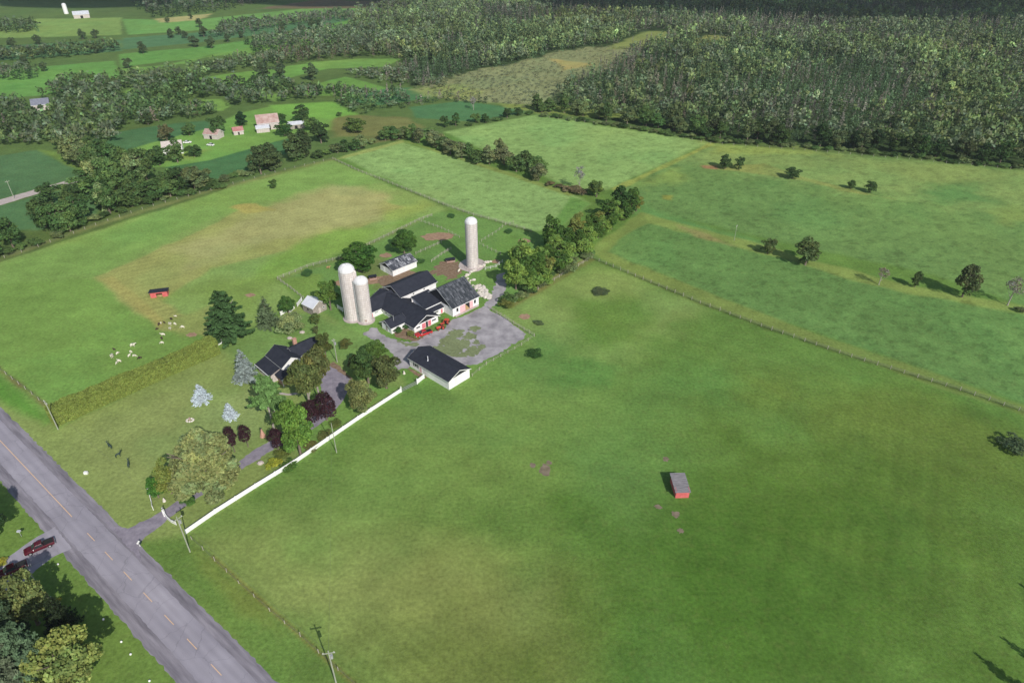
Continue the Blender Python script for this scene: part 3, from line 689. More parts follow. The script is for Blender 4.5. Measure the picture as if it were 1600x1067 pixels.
# long-roofed dairy barn with wings, porch and link building
b = bld('dairy_barn', 'low white L-shaped barn with charcoal roof, red doors and a link to the tall barn', 'barn', FU(0, 0))
gable(b, FU, 0, 0, 10, 24.5, 2.4, 4.75, 'y', over=.6, dark=[0])
gable(b, FU, -8.5, 17.4, 9.4, 25.2, 2.5, 4.9, 'x', over=.45)
gable(b, FU, -5.6, 4.7, .6, 9.9, 2.5, 3.95, 'x', over=.5, dark=[0])
opening(b, FU, 'window', 1.6, 0, 1.2, 1.5, .55, 0, 'glass'); opening(b, FU, 'window', 8.2, 0, 1.2, 1.7, .55, 0, 'glass')
opening(b, FU, 'door', 3.9, -.03, .1, 1.5, 2.0, 0, 'pink'); opening(b, FU, 'doorway', 5.2, 0, .05, 1.0, 2.1, 0, 'dark', None)
opening(b, FU, 'door', 6.3, -.05, .1, 1.2, 2.1, 0, 'pink')
opening(b, FU, 'window', 0, 12.5, 1.0, 1.3, .8, 2, 'glass'); opening(b, FU, 'window', 0, 15.2, 1.0, 1.1, .8, 2, 'glass')
opening(b, FU, 'door', -4.4, 17.4, .1, .9, 1.9, 0, 'pink'); opening(b, FU, 'window', -2.4, 17.4, 1.3, 1.4, .5, 0, 'steel')
opening(b, FU, 'window', -3.2, 4.7, 1.0, 1.1, .8, 0, 'glass'); opening(b, FU, 'door', -5.6, 7.2, .1, 1.0, 2.0, 2, 'oldwood')
mb = MB().tube([FU(-3.5, 6.0, 3.6), FU(-3.5, 6.0, 5.6)], .09); mb.build('stove_pipe', M['steel'], b, b.location)
# link building between the dairy barn and the tall barn
w = MB()
w.add([FU(9.8,3.3,-.1), FU(15.3,3.3,-.1), FU(15.3,3.3,2.3), FU(9.8,3.3,2.3)], [(0,1,2,3)])
w.add([FU(8.6,4.9,2.2), FU(15.3,4.9,2.2), FU(15.3,4.9,3.5), FU(8.6,4.9,3.5)], [(0,1,2,3)])
w.add([FU(8.6,12,-.1), FU(16.2,12,-.1), FU(16.2,12,4.9), FU(8.6,12,4.9)], [(0,1,2,3)])
w.add([FU(9.0,4.9,-.1), FU(9.0,12,-.1), FU(9.0,12,4.9), FU(9.0,4.9,3.5)], [(0,1,2,3)])
w.build('link_wall', M['white'], b, b.location)
rf = MB().slab([FU(8.6,4.5,3.55), FU(15.25,4.5,3.55), FU(16.2,12.3,5.1), FU(8.6,12.3,5.1)], .14)
rf.slab([FU(9.2,2.8,2.3), FU(15.25,2.8,2.3), FU(15.25,4.88,2.9), FU(9.2,4.88,2.9)], .12); rf.build('link_roof', M['roof'], b, b.location)
g = MB(); g.slab([FU(8.6,4.32,3.58), FU(15.25,4.32,3.58), FU(15.25,4.49,3.58), FU(8.6,4.49,3.58)], .22)
g.build('gutter', M['trim'], b, b.location); g = MB(); g.slab([FU(9.2,2.66,2.32), FU(15.25,2.66,2.32), FU(15.25,2.79,2.32), FU(9.2,2.79,2.32)], .16); g.build('gutter', M['trim'], b, b.location)
opening(b, FU, 'window', 11.9, 3.3, 1.2, 1.9, .5, 0, 'glass'); opening(b, FU, 'door', 14.3, 3.3, .1, .8, 2.0, 0, 'pink')

b = bld('tall_barn', 'tall white barn with bleached charcoal roof and wide pink sliding doors', 'barn', FU(15.3, -1.3))
gable(b, FU, 15.4, -1.3, 27.2, 13.3, 3.4, 8.0, 'x', roof='barnroof', over=.35, dark=[0], ridge_at=.52)
opening(b, FU, 'window', 17.4, -1.3, 1.3, .9, 1.4, 0, 'glass'); opening(b, FU, 'window', 25.4, -1.3, 1.3, .9, 1.4, 0, 'glass')
opening(b, FU, 'sliding_door', 19.8, -1.35, .3, 2.3, 2.7, 0, 'salmon', None); opening(b, FU, 'sliding_door', 23.7, -1.35, .3, 1.5, 2.7, 0, 'salmon', None)
opening(b, FU, 'doorway', 21.9, -1.3, .3, 2.1, 2.7, 0, 'dark', None)
mb = MB().add([FU(20.95,-1.42,.35), FU(22.9,-1.42,.35), FU(20.95,-1.42,2.7)], [(0,1,2)]); mb.build('straw_heap', M['straw'], b, b.location)
mb = MB(); mb.box(16, -2.1, 0, 26.5, -1.36, .3, FU.mat()); mb.build('door_step', M['concrete'], b, b.location)

b = bld('long_barn', 'long white barn with plain charcoal roof behind the joined barns', 'barn', FU(7, 16))
gable(b, FU, 7.2, 16.1, 22.6, 26.0, 4.2, 6.5, 'x', over=.5, dark=[0])
opening(b, FU, 'window', 12.5, 16.1, 3.0, .6, .5, 0, 'glass'); opening(b, FU, 'window', 17.2, 16.1, 3.0, .6, .5, 0, 'glass')
opening(b, FU, 'window', 7.2, 21, 3.5, .6, .6, 2, 'glass')
gable(b, FU, 4.2, 24.0, 7.2, 26.6, 2.0, 2.9, 'x', roof='tin', over=.1, pref='lean_to_')

b = bld('white_shed', 'white shed with patchy sun-bleached grey roof in the paddock', 'shed', FU(18.6, 36.4))
gable(b, FU, 18.6, 36.4, 29.8, 44.4, 2.5, 4.3, 'x', roof='shedroof', over=.3, dark=[0])
opening(b, FU, 'door', 18.6, 42, .1, .9, 1.9, 2, 'trim')

b = bld('garage', 'long white garage with charcoal roof at the end of the white fence', 'garage', Vector(G(701.9, 609.3)).to_3d())
FG = Frame(*G(701.9, 609.3), 47.5)
gable(b, FG, 0, 0, 8.3, 17.3, 3.2, 4.9, 'y', over=.4, dark=[0])
opening(b, FG, 'window', 0, 14.4, 1.3, 1.1, 1.1, 2, 'glass'); opening(b, FG, 'shutter', 0, 15.3, 1.2, .5, 1.3, 2, 'dark', None); opening(b, FG, 'shutter', 0, 13.5, 1.2, .5, 1.3, 2, 'dark', None)
opening(b, FG, 'door', 0, 12.2, .1, .9, 2.0, 2, 'salmon'); opening(b, FG, 'garage_door', 8.3, 5, .1, 2.6, 2.3, 3, 'trim'); opening(b, FG, 'garage_door', 8.3, 10, .1, 2.6, 2.3, 3, 'trim')
mb = MB().tube([FG(2.0, 11.0, 3.9), FG(2.0, 11.0, 5.7)], .12).ball(FG(2.0, 11, 3.95), .3); mb.build('stove_pipe', M['tin'], b, b.location)

b = bld('house', 'white and brick house with charcoal roofs beside the two tall front trees', 'house', Vector((-66.8, 161.5, 0)))
FH = Frame(-66.8, 161.5, 45)
gable(b, FH, 0, 0, 6.2, 8.8, 4.6, 6.6, 'y', over=.45)
gable(b, FH, 6.0, 2.6, 14.4, 9.0, 3.9, 5.7, 'x', over=.4)
w = MB()
w.prism([tuple(FH(*p)[:2]) for p in ((-3.4,1.2),(-.02,1.2),(-.02,9.2),(-3.4,9.2))], -.1, 2.7); w.build('brick_wall', M['palewood'], b, b.location)
w = MB(); w.prism([tuple(FH(*p)[:2]) for p in ((-1.8,-2.4),(.6,-2.4),(.6,-.02),(-1.8,-.02))], -.1, 2.6); w.build('porch_wall', M['brick'], b, b.location)
rf = MB().slab([FH(-3.9,.9,2.75), FH(-3.9,9.7,2.75), FH(.05,9.7,4.1), FH(.05,.9,4.1)], .14)
rf.slab([FH(-2.4,-3.1,2.75), FH(-2.4,.86,2.75), FH(-.1,.86,3.6), FH(-.1,-3.1,3.6)], .14)
rf.slab([FH(-.1,-3.1,3.6), FH(-.1,-.08,3.6), FH(3.0,-.08,2.9), FH(3.0,-3.1,2.9)], .14); rf.build('porch_roof', M['roof'], b, b.location)
t = MB()
t.slab([FH(-4.06,.8,2.76), FH(-4.06,9.8,2.76), FH(-3.92,9.8,2.76), FH(-3.92,.8,2.76)], .18)
t.build('gutter', M['trim'], b, b.location); t = MB(); t.slab([FH(-2.5,-3.25,2.76), FH(3.0,-3.25,2.9), FH(3.0,-3.12,2.9), FH(-2.5,-3.12,2.76)], .18); t.build('gutter', M['trim'], b, b.location)
opening(b, FH, 'window', -3.4, 3.5, 1.0, 1.4, 1.2, 2, 'glass'); opening(b, FH, 'window', -3.4, 7, 1.0, 1.4, 1.2, 2, 'glass')
opening(b, FH, 'window', 3.1, 0, 2.9, 1.6, 1.0, 0, 'glass'); opening(b, FH, 'window', 10, 2.6, 1.2, 1.4, 1.2, 0, 'glass'); opening(b, FH, 'door', 12.5, 2.6, .1, 1.0, 2.0, 0, 'trim')
opening(b, FH, 'window', 6.2, 1.2, 2.6, 1, 1, 3, 'glass')
for yy, xx in ((-2.9, -2.0), (-2.9, 2.7)): MB().box(xx, yy, 0, xx+.18, yy+.18, 2.7, FH.mat()).build('post', M['trim'], b, b.location)
mb = MB().box(8.6, 8.2, 4.0, 9.7, 9.0, 6.2, FH.mat()).box(8.5, 8.1, 6.2, 9.8, 9.1, 6.32, FH.mat()); mb.build('chimney', M['brick'], b, b.location)

b = bld('small_shed', 'small weathered wooden shed with shiny white tin roof', 'shed', Vector((-67.2, 198.0, 0)))
FS = Frame(-67.0, 197.6, 52)
gable(b, FS, 0, 0, 5.6, 5.6, 2.9, 4.6, 'y', wall='oldwood', roof='tin', over=.25)
opening(b, FS, 'door', 2.6, 0, .05, .9, 1.9, 0, 'palewood', None); opening(b, FS, 'window', 4.4, 0, 1.2, .6, .6, 0, 'dark'); opening(b, FS, 'window', 0, 2.8, 1.3, .7, .6, 2, 'dark', None)

# field shelters
p = G(236, 466); FW = Frame(p[0], p[1], 15)
b = bld('field_shelter', 'red open-fronted animal shelter with dark roof in the left hayfield', 'shelter', Vector((*p, 0)))
w = MB(); w.box(0, 2.5, 0, 5.6, 2.6, 1.8, FW.mat()).box(0, .02, 0, .1, 2.5, 2.0, FW.mat()).box(5.5, .02, 0, 5.6, 2.5, 2.0, FW.mat()).box(0, 0, 0, 1.9, .1, 2.1, FW.mat()).box(3.9, 0, 0, 5.6, .1, 2.1, FW.mat()).box(1.9, 0, 1.5, 3.9, .1, 2.1, FW.mat())
w.build('wall', M['red'], b, b.location)
MB().slab([FW(-.4,-.5,2.35), FW(6,-.5,2.35), FW(6,3,1.95), FW(-.4,3,1.95)], .12).build('roof', M['roof'], b, b.location)
MB().ball(FW(2.9, .7, .25), .9, squash=(1.1,.7,.35), jit=.2).build('straw_heap', M['straw'], b, b.location)

p = G(1055, 778); FR = Frame(p[0], p[1], 2)
b = bld('run_in_shed', 'red run-in shed with grey board roof alone in the big pasture', 'shelter', Vector((*p, 0)))
w = MB(); w.box(0, 0, 0, 3.2, .1, 2.0, FR.mat()).box(0, .1, 0, .1, 5.4, 2.2, FR.mat()).box(3.1, .1, 0, 3.2, 5.4, 2.2, FR.mat()).box(0, 5.3, 0, 3.2, 5.398, 2.3, FR.mat())
w.build('wall', M['red'], b, b.location)
rf = MB()
for k in range(14): rf.slab([FR(-.25 if k % 3 else -.32, -.35+k*.45, 2.12+k*.02), FR(3.4 + (.06 if k % 2 else 0), -.35+k*.45, 2.12+k*.02), FR(3.4, .07+k*.45, 2.14+k*.02), FR(-.25, .07+k*.45, 2.14+k*.02)], .06)
rf.build('roof', M['slat'], b, b.location)

for (u, v, wd, lab) in ((583, 438, 2.6, 'tiny dark-roofed animal hut on bare soil behind the silos'), (705, 411, 3.4, 'low dark-roofed animal hut on bare soil beside the lone silo')):
    p = G(u-wd*2, v); Fq = Frame(p[0], p[1], 20); b = bld('animal_hut', lab, 'hut', Vector((*p, 0)))
    w = MB().box(0, 0, 0, wd, .08, .5, Fq.mat()).box(0, .08, 0, .08, 1.7, 1.0, Fq.mat()).box(wd-.08, .08, 0, wd, 1.7, 1.0, Fq.mat()).box(0, 1.7, 0, wd, 1.78, 1.0, Fq.mat()); w.build('wall', M['rust'], b, b.location)
    MB().slab([Fq(-.2,-.2,1.35), Fq(wd+.2,-.2,1.35), Fq(wd+.2,2,1.1), Fq(-.2,2,1.1)], .1).build('roof', M['roof'], b, b.location)

# silos
def silo(u, v, r, h, label, bin_=False):
    p = G(u, v); p = (p[0], p[1] + r*.75); t = empty('silo', (*p, 0), label, 'silo')
    MB().lathe([(r, -.1), (r, h-r*.85)], 40).build('shaft', M['stave'], t, smooth=False)
    hp = MB(); z = .5
    while z < h - r*.85:
        hp.lathe([(r+.005, z-.03), (r+.045, z-.02), (r+.045, z+.02), (r+.005, z+.03)], 40); z += .78 if z > 5 else .6
    hp.build('hoop', M['steel'], t)
    prof = [(r*1.03, h-r*.87)] + [(r*1.03*math.cos(a), h-r*.85 + r*.85*math.sin(a)) for a in [k*math.pi/2/9 for k in range(9)]] + [(.05, h)]
    o = MB().lathe(prof, 20).build('dome', M['dome'], t)
    rb = MB()
    for k in range(20):
        a = 6.28318*k/20
        rb.tube([(r*1.04*math.cos(q)*math.cos(a), r*1.04*math.cos(q)*math.sin(a), h-r*.85+r*.86*math.sin(q)) for q in (0,.4,.8,1.2,1.5)], .03, 4)
    rb.build('dome_rib', M['dome'], o)
    MB().lathe([(r+.8, 0), (r+.8, .25), (r+.02, .3)], 32).build('footing', M['concrete'], t)
    return t
s1 = silo(550.5, 502, 2.55, 20.3, 'tallest pale stave silo with a loading chute, left of the joined pair')
MB().tube([(2.5, -.2, .3), (2.5, -.2, 17.5)], .62, 12).ball((2.5, -.2, 17.6), .62).build('chute', M['stave'], s1)
MB().tube([(-2.2, -1.7, .3), (-2.2, -1.7, 18)], .09, 6).build('filler_pipe', M['steel'], s1)
s2 = silo(570.5, 505, 2.25, 16.6, 'shorter pale stave silo, right one of the joined pair')
MB().tube([(-2.35, -.5, .3), (-2.35, -.5, 15.2)], .32, 10).build('chute', M['steel'], s2)
opx = MB().box(.2, -2.35, 1.0, .9, -2.2, 1.6); opx.build('hatch', M['rust'], s2)
silo(738, 420, 2.28, 20.2, 'lone pale stave silo on a round concrete pad behind the tall barn')

# the old farm to the north-west
def simple(name, label, cat, u, v, deg, L, Wd, eave, ridge, wall, roof, axis='x', extra=None):
    p = G(u, v); F = Frame(p[0], p[1], deg); b = bld(name, label, cat, Vector((*p, 0)))
    gable(b, F, 0, 0, L, Wd, eave, ridge, axis, wall=wall, roof=roof, over=.3)
    opening(b, F, 'doorway', L*.5, 0, 0, L*.16, eave*.7, 0, 'dark', None)
    return b, F
b, F = simple('old_barn', 'big weathered barn with rusty red and grey roof on the far old farm', 'barn', 404, 205, 22, 12.5, 10.5, 4.2, 8, 'palewood', 'rust')
gable(b, F, -1.2, -4.5, 6.2, -.05, 2.6, 3.8, 'x', wall='palewood', roof='blueroof', over=.3, pref='lean_to_')
simple('old_shed', 'long low shed with pale blue tin roof right of the old barn', 'shed', 450, 203, 18, 10, 4.5, 2.8, 4.0, 'oldwood', 'blueroof')
simple('old_shed', 'small wooden shed with bright red roof between the old barns', 'shed', 366, 212, 28, 5.6, 4.8, 2.3, 4.1, 'palewood', 'redroof')
b, F = simple('old_shed', 'weathered shed with faded pink roof beside a large round tree', 'shed', 319, 217, -12, 9, 6.5, 2.8, 4.9, 'palewood', 'rust')
simple('old_house', 'white old farmhouse half hidden behind trees', 'house', 256, 243, 20, 10, 7, 4.2, 6.4, 'trim', 'palewood')
simple('far_barn', 'lone grey-blue roofed barn among trees at the far left', 'barn', 52, 174, 25, 10, 8, 3.6, 6.6, 'palewood', 'slateroof')
simple('distant_barn', 'distant pale barn beside a silo near the top left edge', 'barn', 116, 30, 30, 16, 10, 4, 7, 'palewood', 'blueroof')
t = empty('distant_silo', (*G(104, 22), 0), 'distant white silo near the top left edge', 'silo')
MB().lathe([(2.4, 0), (2.4, 9)], 20).build('shaft', M['trim'], t); MB().lathe([(2.45, 9), (2.2, 10.2), (1.4, 11), (.1, 11.4)], 20).build('dome', M['dome'], t)

# ------------------------------------------------------------------ fences
def resample(P, step):
    out = []; 
    for a, b in zip(P[:-1], P[1:]):
        L = math.hypot(b[0]-a[0], b[1]-a[1]); n = max(1, round(L/step))
        out += [(a[0]+(b[0]-a[0])*k/n, a[1]+(b[1]-a[1])*k/n) for k in range(n)]
    out.append(P[-1]); return out
def fence(label, pts, step=3.2, h=1.25, rails=(.45, .85, 1.15), pr=.085, mat='post', railr=.03, railmat='post', name='post_fence'):
    P = resample(GP(pts), step); o0 = P[0]; t = empty(name, (*o0, 0), label, 'fence'); me = None; n = 0
    rg = random.Random(int(o0[0]*10))
    extra = MB()
    for i, p in enumerate(P):
        if n >= 98: extra.tube([(p[0]-o0[0], p[1]-o0[1], -.05), (p[0]-o0[0], p[1]-o0[1], h)], pr, 5); continue
        if me is None:
            o = MB().tube([(0, 0, -.1), (0, 0, h)], [pr, pr*.9], 6).build('post', M[mat], t); me = o.data
        else: o = link('post', me, t)
        o.location = (p[0]-o0[0], p[1]-o0[1], 0); o.rotation_euler = (rg.uniform(-.05, .05), rg.uniform(-.05, .05), rg.uniform(0, 3)); o.scale = (1, 1, rg.uniform(.88, 1.15)); n += 1
    if extra.v: tag(extra.build('far_posts', M[mat], t), kind='stuff')
    for z in rails:
        MB().tube([(p[0]-o0[0], p[1]-o0[1], z + rg.uniform(-.04, .04)) for p in P], railr, 4).build('rail', M[railmat], t)
    return t
fence('wire and post fence from the yard trees across to the right edge', [(925,404),(1094,474),(1189,510),(1330,558),(1500,610),(1640,658)], 3.6, 1.3, (.4,.75,1.1), .09, railr=.035, railmat='wire')
fence('post fence along the tree belt right of the farmyard', [(795,478),(850,448),(925,404)], 3.0, 1.35, (.5,.9,1.2), railr=.03)
fence('rail fence along the right edge of the gravel yard', [(764,482),(795,502),(835,526)], 2.4, 1.35, (.4,.8,1.2), railr=.045)
fence('short fence from the yard corner back to the garage', [(835,526),(815,540),(760,570),(738,588)], 3.0, 1.2, (.5,1.0))
fence('rail fence round the far side of the paddocks', [(475,468),(455,452),(434,437),(480,418),(530,405),(600,372),(655,345),(675,338)], 2.6, 1.35, (.45,.85,1.2), railr=.04)
fence('rail fence between the hayfield and the upper green field', [(520,249),(560,268),(600,283),(650,303),(700,323),(740,337),(775,346),(830,362)], 3.4, 1.35, (.4,.8,1.2), railr=.04)
fence('paddock fence running past the bare soil patch', [(658,347),(690,358),(718,372)], 2.4, 1.3, (.5,1.0), railr=.04)
fence('paddock fence behind the white shed', [(650,398),(672,388),(690,380)], 2.4, 1.3, (.5,1.0), railr=.05)
fence('short paddock fence with a gate near the silo shadow', [(674,410),(690,399),(705,390)], 2.2, 1.3, (.4,.8,1.1), railr=.05)
fence('paddock fence right of the lone silo', [(752,378),(775,364),(790,352),(802,349)], 2.6, 1.3, (.5,1.0), railr=.03)
fence('fence from the silo to the driveway trees', [(749,382),(768,392),(782,398)], 2.4, 1.3, (.5,1.0), railr=.03)
fence('white rail fence joining the silo pad to the trees', [(758,422),(775,418),(785,410)], 2.0, 1.2, (.5,1.0), mat='trim', railmat='trim', railr=.05)
fence('old wire fence under the left tree belt', [(-20,412),(60,386),(150,352),(240,322),(330,298),(430,270),(520,249)], 5.5, 1.2, (.5,1.0), railr=.02, railmat='wire')
fence('wire fence along the road past the white fence end', [(300,843),(373.7,911.5),(421.8,954.5),(469.3,994),(560,1075)], 5.0, 1.2, (.4,.8,1.1), pr=.075, railr=.012, railmat='wire')
fence('wire fence left of the clipped hedge', [(-20,560),(0,578),(40,608),(72,634)], 4.0, 1.2, (.4,.8,1.1), railr=.014, railmat='wire')
fence('wire fence along the far edge of the upper meadow', [(845,183),(1000,202),(1110,225),(1240,234),(1420,250),(1620,268)], 6.0, 1.2, (1.0,), railr=.02, railmat='wire')

# long white board fence
def board_fence(label, pts, h=1.5, seglen=5.0, name='white_fence', mat='trim'):
    P = resample(GP(pts), seglen); o0 = P[0]; t = empty(name, (*o0, 0), label, 'fence')
    for a, b in zip(P[:-1], P[1:]):
        L = math.hypot(b[0]-a[0], b[1]-a[1]); an = math.atan2(b[1]-a[1], b[0]-a[0])
        Mx = Matrix.Translation((a[0]-o0[0], a[1]-o0[1], 0)) @ Matrix.Rotation(an, 4, 'Z')
        mb = MB(); mb.box(.06, -.03, .05, L-.06, .03, h-.12, Mx).box(.06, -.07, h-.12, L-.06, .07, h-.04, Mx); mb.build('panel', M[mat], t)
    for p in P:
        mb = MB().box(p[0]-o0[0]-.09, p[1]-o0[1]-.09, -.1, p[0]-o0[0]+.09, p[1]-o0[1]+.09, h+.1); mb.build('post', M[mat], t)
    return t
board_fence('long solid white board fence from the road pole up to the grey gate', [(291,834),(337,802),(400,762),(460,725),(560,656),(600,630),(626,613)], 1.35)
board_fence('short white board fence against the garage wall', [(652,600),(663,591)], 1.6, 6)
board_fence('short white board fence at the foot of the big dark pine', [(341,540),(361,529)], 1.7, 9)
board_fence('short white board fence by the round tree behind the spruce', [(439,493),(451,486)], 1.5, 9)
board_fence('white board fence stub between round tree and small shed', [(453,489),(460,482)], 1.4, 9)
board_fence('white board fence stub touching the small shed corner', [(465,479),(472,470)], 1.4, 9)
board_fence('white board fence stub beside the tallest silo', [(528,482),(536,487)], 1.5, 9)
p0 = G(627, 612.5); p1 = G(652, 600); t = empty('chain_link_gate', (*p0, 0), 'grey see-through gate section near the garage end of the white fence', 'gate')
L = math.hypot(p1[0]-p0[0], p1[1]-p0[1]); Mx = Matrix.Rotation(math.atan2(p1[1]-p0[1], p1[0]-p0[0]), 4, 'Z')
mb = MB()
for z in (.1, .65, 1.2): mb.box(.1, -.025, z, L-.1, .025, z+.05, Mx)
mb.build('gate_rail', M['steel'], t)
mb = MB(); k = .12
while k < L-.12: mb.box(k, -.012, .15, k+.03, .012, 1.2, Mx); k += .16
mb.build('mesh', M['steel'], t)
for k, q in enumerate((0, L)): MB().box(q-.12, -.12, 0, q+.12, .12, 2.0, Mx).build('gate_post', M['trim'], t)

# curved white entrance walls with lanterns
def wing(label, pts, hs):
    P = GP(pts); o0 = P[0]; t = empty('entrance_wall', (*o0, 0), label, 'wall')
    mb = MB()
    for i in range(len(P)-1):
        a, b = P[i], P[i+1]; L = math.hypot(b[0]-a[0], b[1]-a[1]); Mx = Matrix.Translation((a[0]-o0[0], a[1]-o0[1], 0)) @ Matrix.Rotation(math.atan2(b[1]-a[1], b[0]-a[0]), 4, 'Z')
        vs = [Mx @ Vector(q) for q in ((0,-.06,0),(L-.002,-.06,0),(L-.002,.06,0),(0,.06,0),(0,-.06,hs[i]),(L-.002,-.06,hs[i+1]),(L-.002,.06,hs[i+1]),(0,.06,hs[i]))]
        mb.add(vs, ((0,3,2,1),(4,5,6,7),(0,1,5,4),(1,2,6,5),(2,3,7,6),(3,0,4,7)))
    mb.build('panel', M['trim'], t)
    MB().box(-.2, -.2, 0, .2, .2, hs[0]+.3).build('pillar', M['trim'], t)
    MB().tube([(0,0,hs[0]+.3),(0,0,hs[0]+.7)], .05).ball((0,0,hs[0]+.85), .2).build('lantern', M['steel'], t)
wing('curved white entrance wall left of the driveway mouth', [(235,772),(236,780),(238,788),(240,797)], [1.9,1.3,1.0,1.5])
wing('curved white entrance wall right of the driveway mouth', [(258,806),(262,811),(268,816),(276,820)], [1.8,1.1,.9,1.2])
tag(MB().box(*G(131,741.5), 0, G(131,741.5)[0]+.9, G(131,741.5)[1]+.6, .7).build('utility_box', M['trim'], bevel=.05), 'small white utility box on the lawn by the road', 'utility box')
p = G(219, 853); t = empty('mailbox', (*p, 0), 'mailbox on a post at the right of the driveway mouth', 'mailbox')
MB().box(-.06,-.06,0,.06,.06,1.05).build('post', M['trim'], t); MB().tube([(-.1,-.3,1.2),(-.1,.35,1.2)], .22, 10).build('box', M['trim'], t); MB().box(.2,-.3,.9,.5,.2,1.2).build('newspaper_tube', M['iron'], t)

# ------------------------------------------------------------------ poles and wires
def pole(u, v, h, label, arm=1.1, deg=50, transformer=False, r=.15):
    p = G(u, v); t = empty('utility_pole', (*p, 0), label, 'utility pole', rz=R(deg))
    MB().tube([(0,0,-.2),(0,0,h)], [r, r*.7], 8).build('shaft', M['pole'], t)
    if arm:
        MB().box(-arm,-.06,h-.75,arm,.06,h-.6).build('crossarm', M['pole'], t)
        for k in (-1, 0, 1): MB().tube([(k*arm*.85,0,h-.6),(k*arm*.85,0,h-.35)], .05, 6).build('insulator', M['trim'], t)
    if transformer: MB().tube([(.35,0,h-2.2),(.35,0,h-1.3)], .25, 10).build('transformer', M['steel'], t)
    return Vector((*p, h-.35))
w1 = pole(91, 671, 9.8, 'utility pole at the road end of the clipped hedge', deg=-38)
w2 = pole(297, 862, 11, 'utility pole by the road end of the white fence', deg=-38+90, transformer=True)
w3 = pole(525.6, 1068, 10.2, 'utility pole at the bottom edge with transformer and crossarm', deg=10, transformer=True)
w4 = pole(526, 707, 9.8, 'slim bare pole just outside the long white fence', arm=0, r=.12)
w5 = pole(527, 566, 8.6, 'pale pole beside the dark round tree and the house', arm=.5, deg=20, transformer=True)
w6 = pole(22.5, 311, 9, 'utility pole beside the field lane at the far left', arm=.9)
w7 = pole(65, 925, 8.5, 'pale pole rising from the roadside tree in the lower left garden', arm=.8, deg=30)
w8 = pole(1147, 376, 7, 'grey snag-like pole between the two right meadows', arm=.6, r=.1)
def wire(a, b, label, sag=.6):
    pts = [(a.lerp(b, k/14)) - Vector((0, 0, sag*4*(k/14)*(1-k/14))) for k in range(15)]
    tag(MB().tube([p - pts[0] for p in pts], .012, 4).build('overhead_wire', M['wire']), label, 'wire').location = pts[0]
wire(w1, w2, 'overhead wire from the hedge pole to the driveway pole'); wire(w2, w3, 'overhead wire from the driveway pole to the bottom pole')
wire(w3, w4, 'overhead wire crossing the pasture to the slim pole', 1.2); wire(w4, w5, 'overhead wire from the slim pole to the house pole'); wire(w2, w7, 'overhead wire crossing the road to the garden pole')

# ------------------------------------------------------------------ vehicles
def wheels(t, xs, yw, r, wd=.24):
    for x in xs:
        for s in (-1, 1):
            o = MB().tube([(x, s*yw-wd/2, r), (x, s*yw+wd/2, r)], r, 14).build('wheel', M['rubber'], t)
            MB().tube([(x, s*yw-wd/2-.02, r), (x, s*yw+wd/2+.02, r)], r*.55, 10).build('rim', M['steel'], o)
def loft(sections):
    """body from (x, halfwidth, z0, z1) cross sections"""
    mb = MB(); vs = []; k = 8
    for x, hw, z0, z1 in sections:
        m = z0 + (z1-z0)*.45
        vs += [(x,-hw*.94,z0),(x,-hw,m),(x,-hw*.97,z1-.06),(x,-hw*.86,z1),(x,hw*.86,z1),(x,hw*.97,z1-.06),(x,hw,m),(x,hw*.94,z0)]
    fs = [tuple(range(k))[::-1], tuple(range((len(sections)-1)*k, len(sections)*k))]
    for i in range(len(sections)-1):
        for j in range(k): fs.append((i*k+j, i*k+(j+1) % k, (i+1)*k+(j+1) % k, (i+1)*k+j))
    return mb.add(vs, fs)
def pickup(u, v, deg, label, mat='maroon'):
    p = G(u, v); t = empty('pickup_truck', (*p, 0), label, 'pickup truck', rz=R(deg))
    loft([(-2.9,.90,.5,1.05),(-2.8,.97,.42,1.12),(-1.0,.98,.4,1.14),(1.1,.98,.4,1.14),(2.2,.96,.42,1.12),(2.75,.90,.45,1.02),(2.9,.82,.5,.88)]).build('body', M[mat], t, bevel=.04)
    c = MB(); c.add([(-.95,-.88,1.13),(1.35,-.88,1.13),(1.35,.88,1.13),(-.95,.88,1.13),(-.7,-.70,1.82),(.55,-.70,1.84),(.55,.70,1.84),(-.7,.70,1.82)], ((0,3,2,1),(4,5,6,7),(0,1,5,4),(1,2,6,5),(2,3,7,6),(3,0,4,7))); o = c.build('cab', M[mat], t, bevel=.05)
    g = MB(); g.add([(.62,-.66,1.80),(.62,.66,1.80),(1.33,.80,1.19),(1.33,-.80,1.19)], [(0,1,2,3)]); g.build('windscreen', M['glass'], o).location = (.02, 0, .015)
    g = MB(); g.add([(-.78,-.64,1.78),(-.78,.64,1.78),(-.97,.78,1.2),(-.97,-.78,1.2)], [(0,1,2,3)]); g.build('rear_window', M['glass'], o)
    for s in (-1, 1): MB().add([(-.72,s*.745,1.74),(.45,s*.745,1.74),(1.05,s*.895,1.2),(-.85,s*.895,1.2)], [(0,1,2,3)]).build('side_window', M['glass'], o)
    MB().box(-2.75,-.80,1.09,-1.02,.80,1.165).build('bed', M['dark'], t, bevel=.02)
    MB().box(2.78,-.88,.45,2.98,.88,.62).box(-3.0,-.9,.45,-2.86,.9,.65).build('bumper', M['steel'], t)
    for s in (-1, 1): MB().box(2.8, s*.68-.14, .72, 2.93, s*.68+.14, .9).build('headlight', M['dome'], t)
    for s in (-1, 1): MB().box(.95, s*1.05-.1, 1.15, 1.1, s*1.05+.1, 1.35).build('mirror', M['dome'], t)
    wheels(t, (-1.85, 1.85), .86, .40)
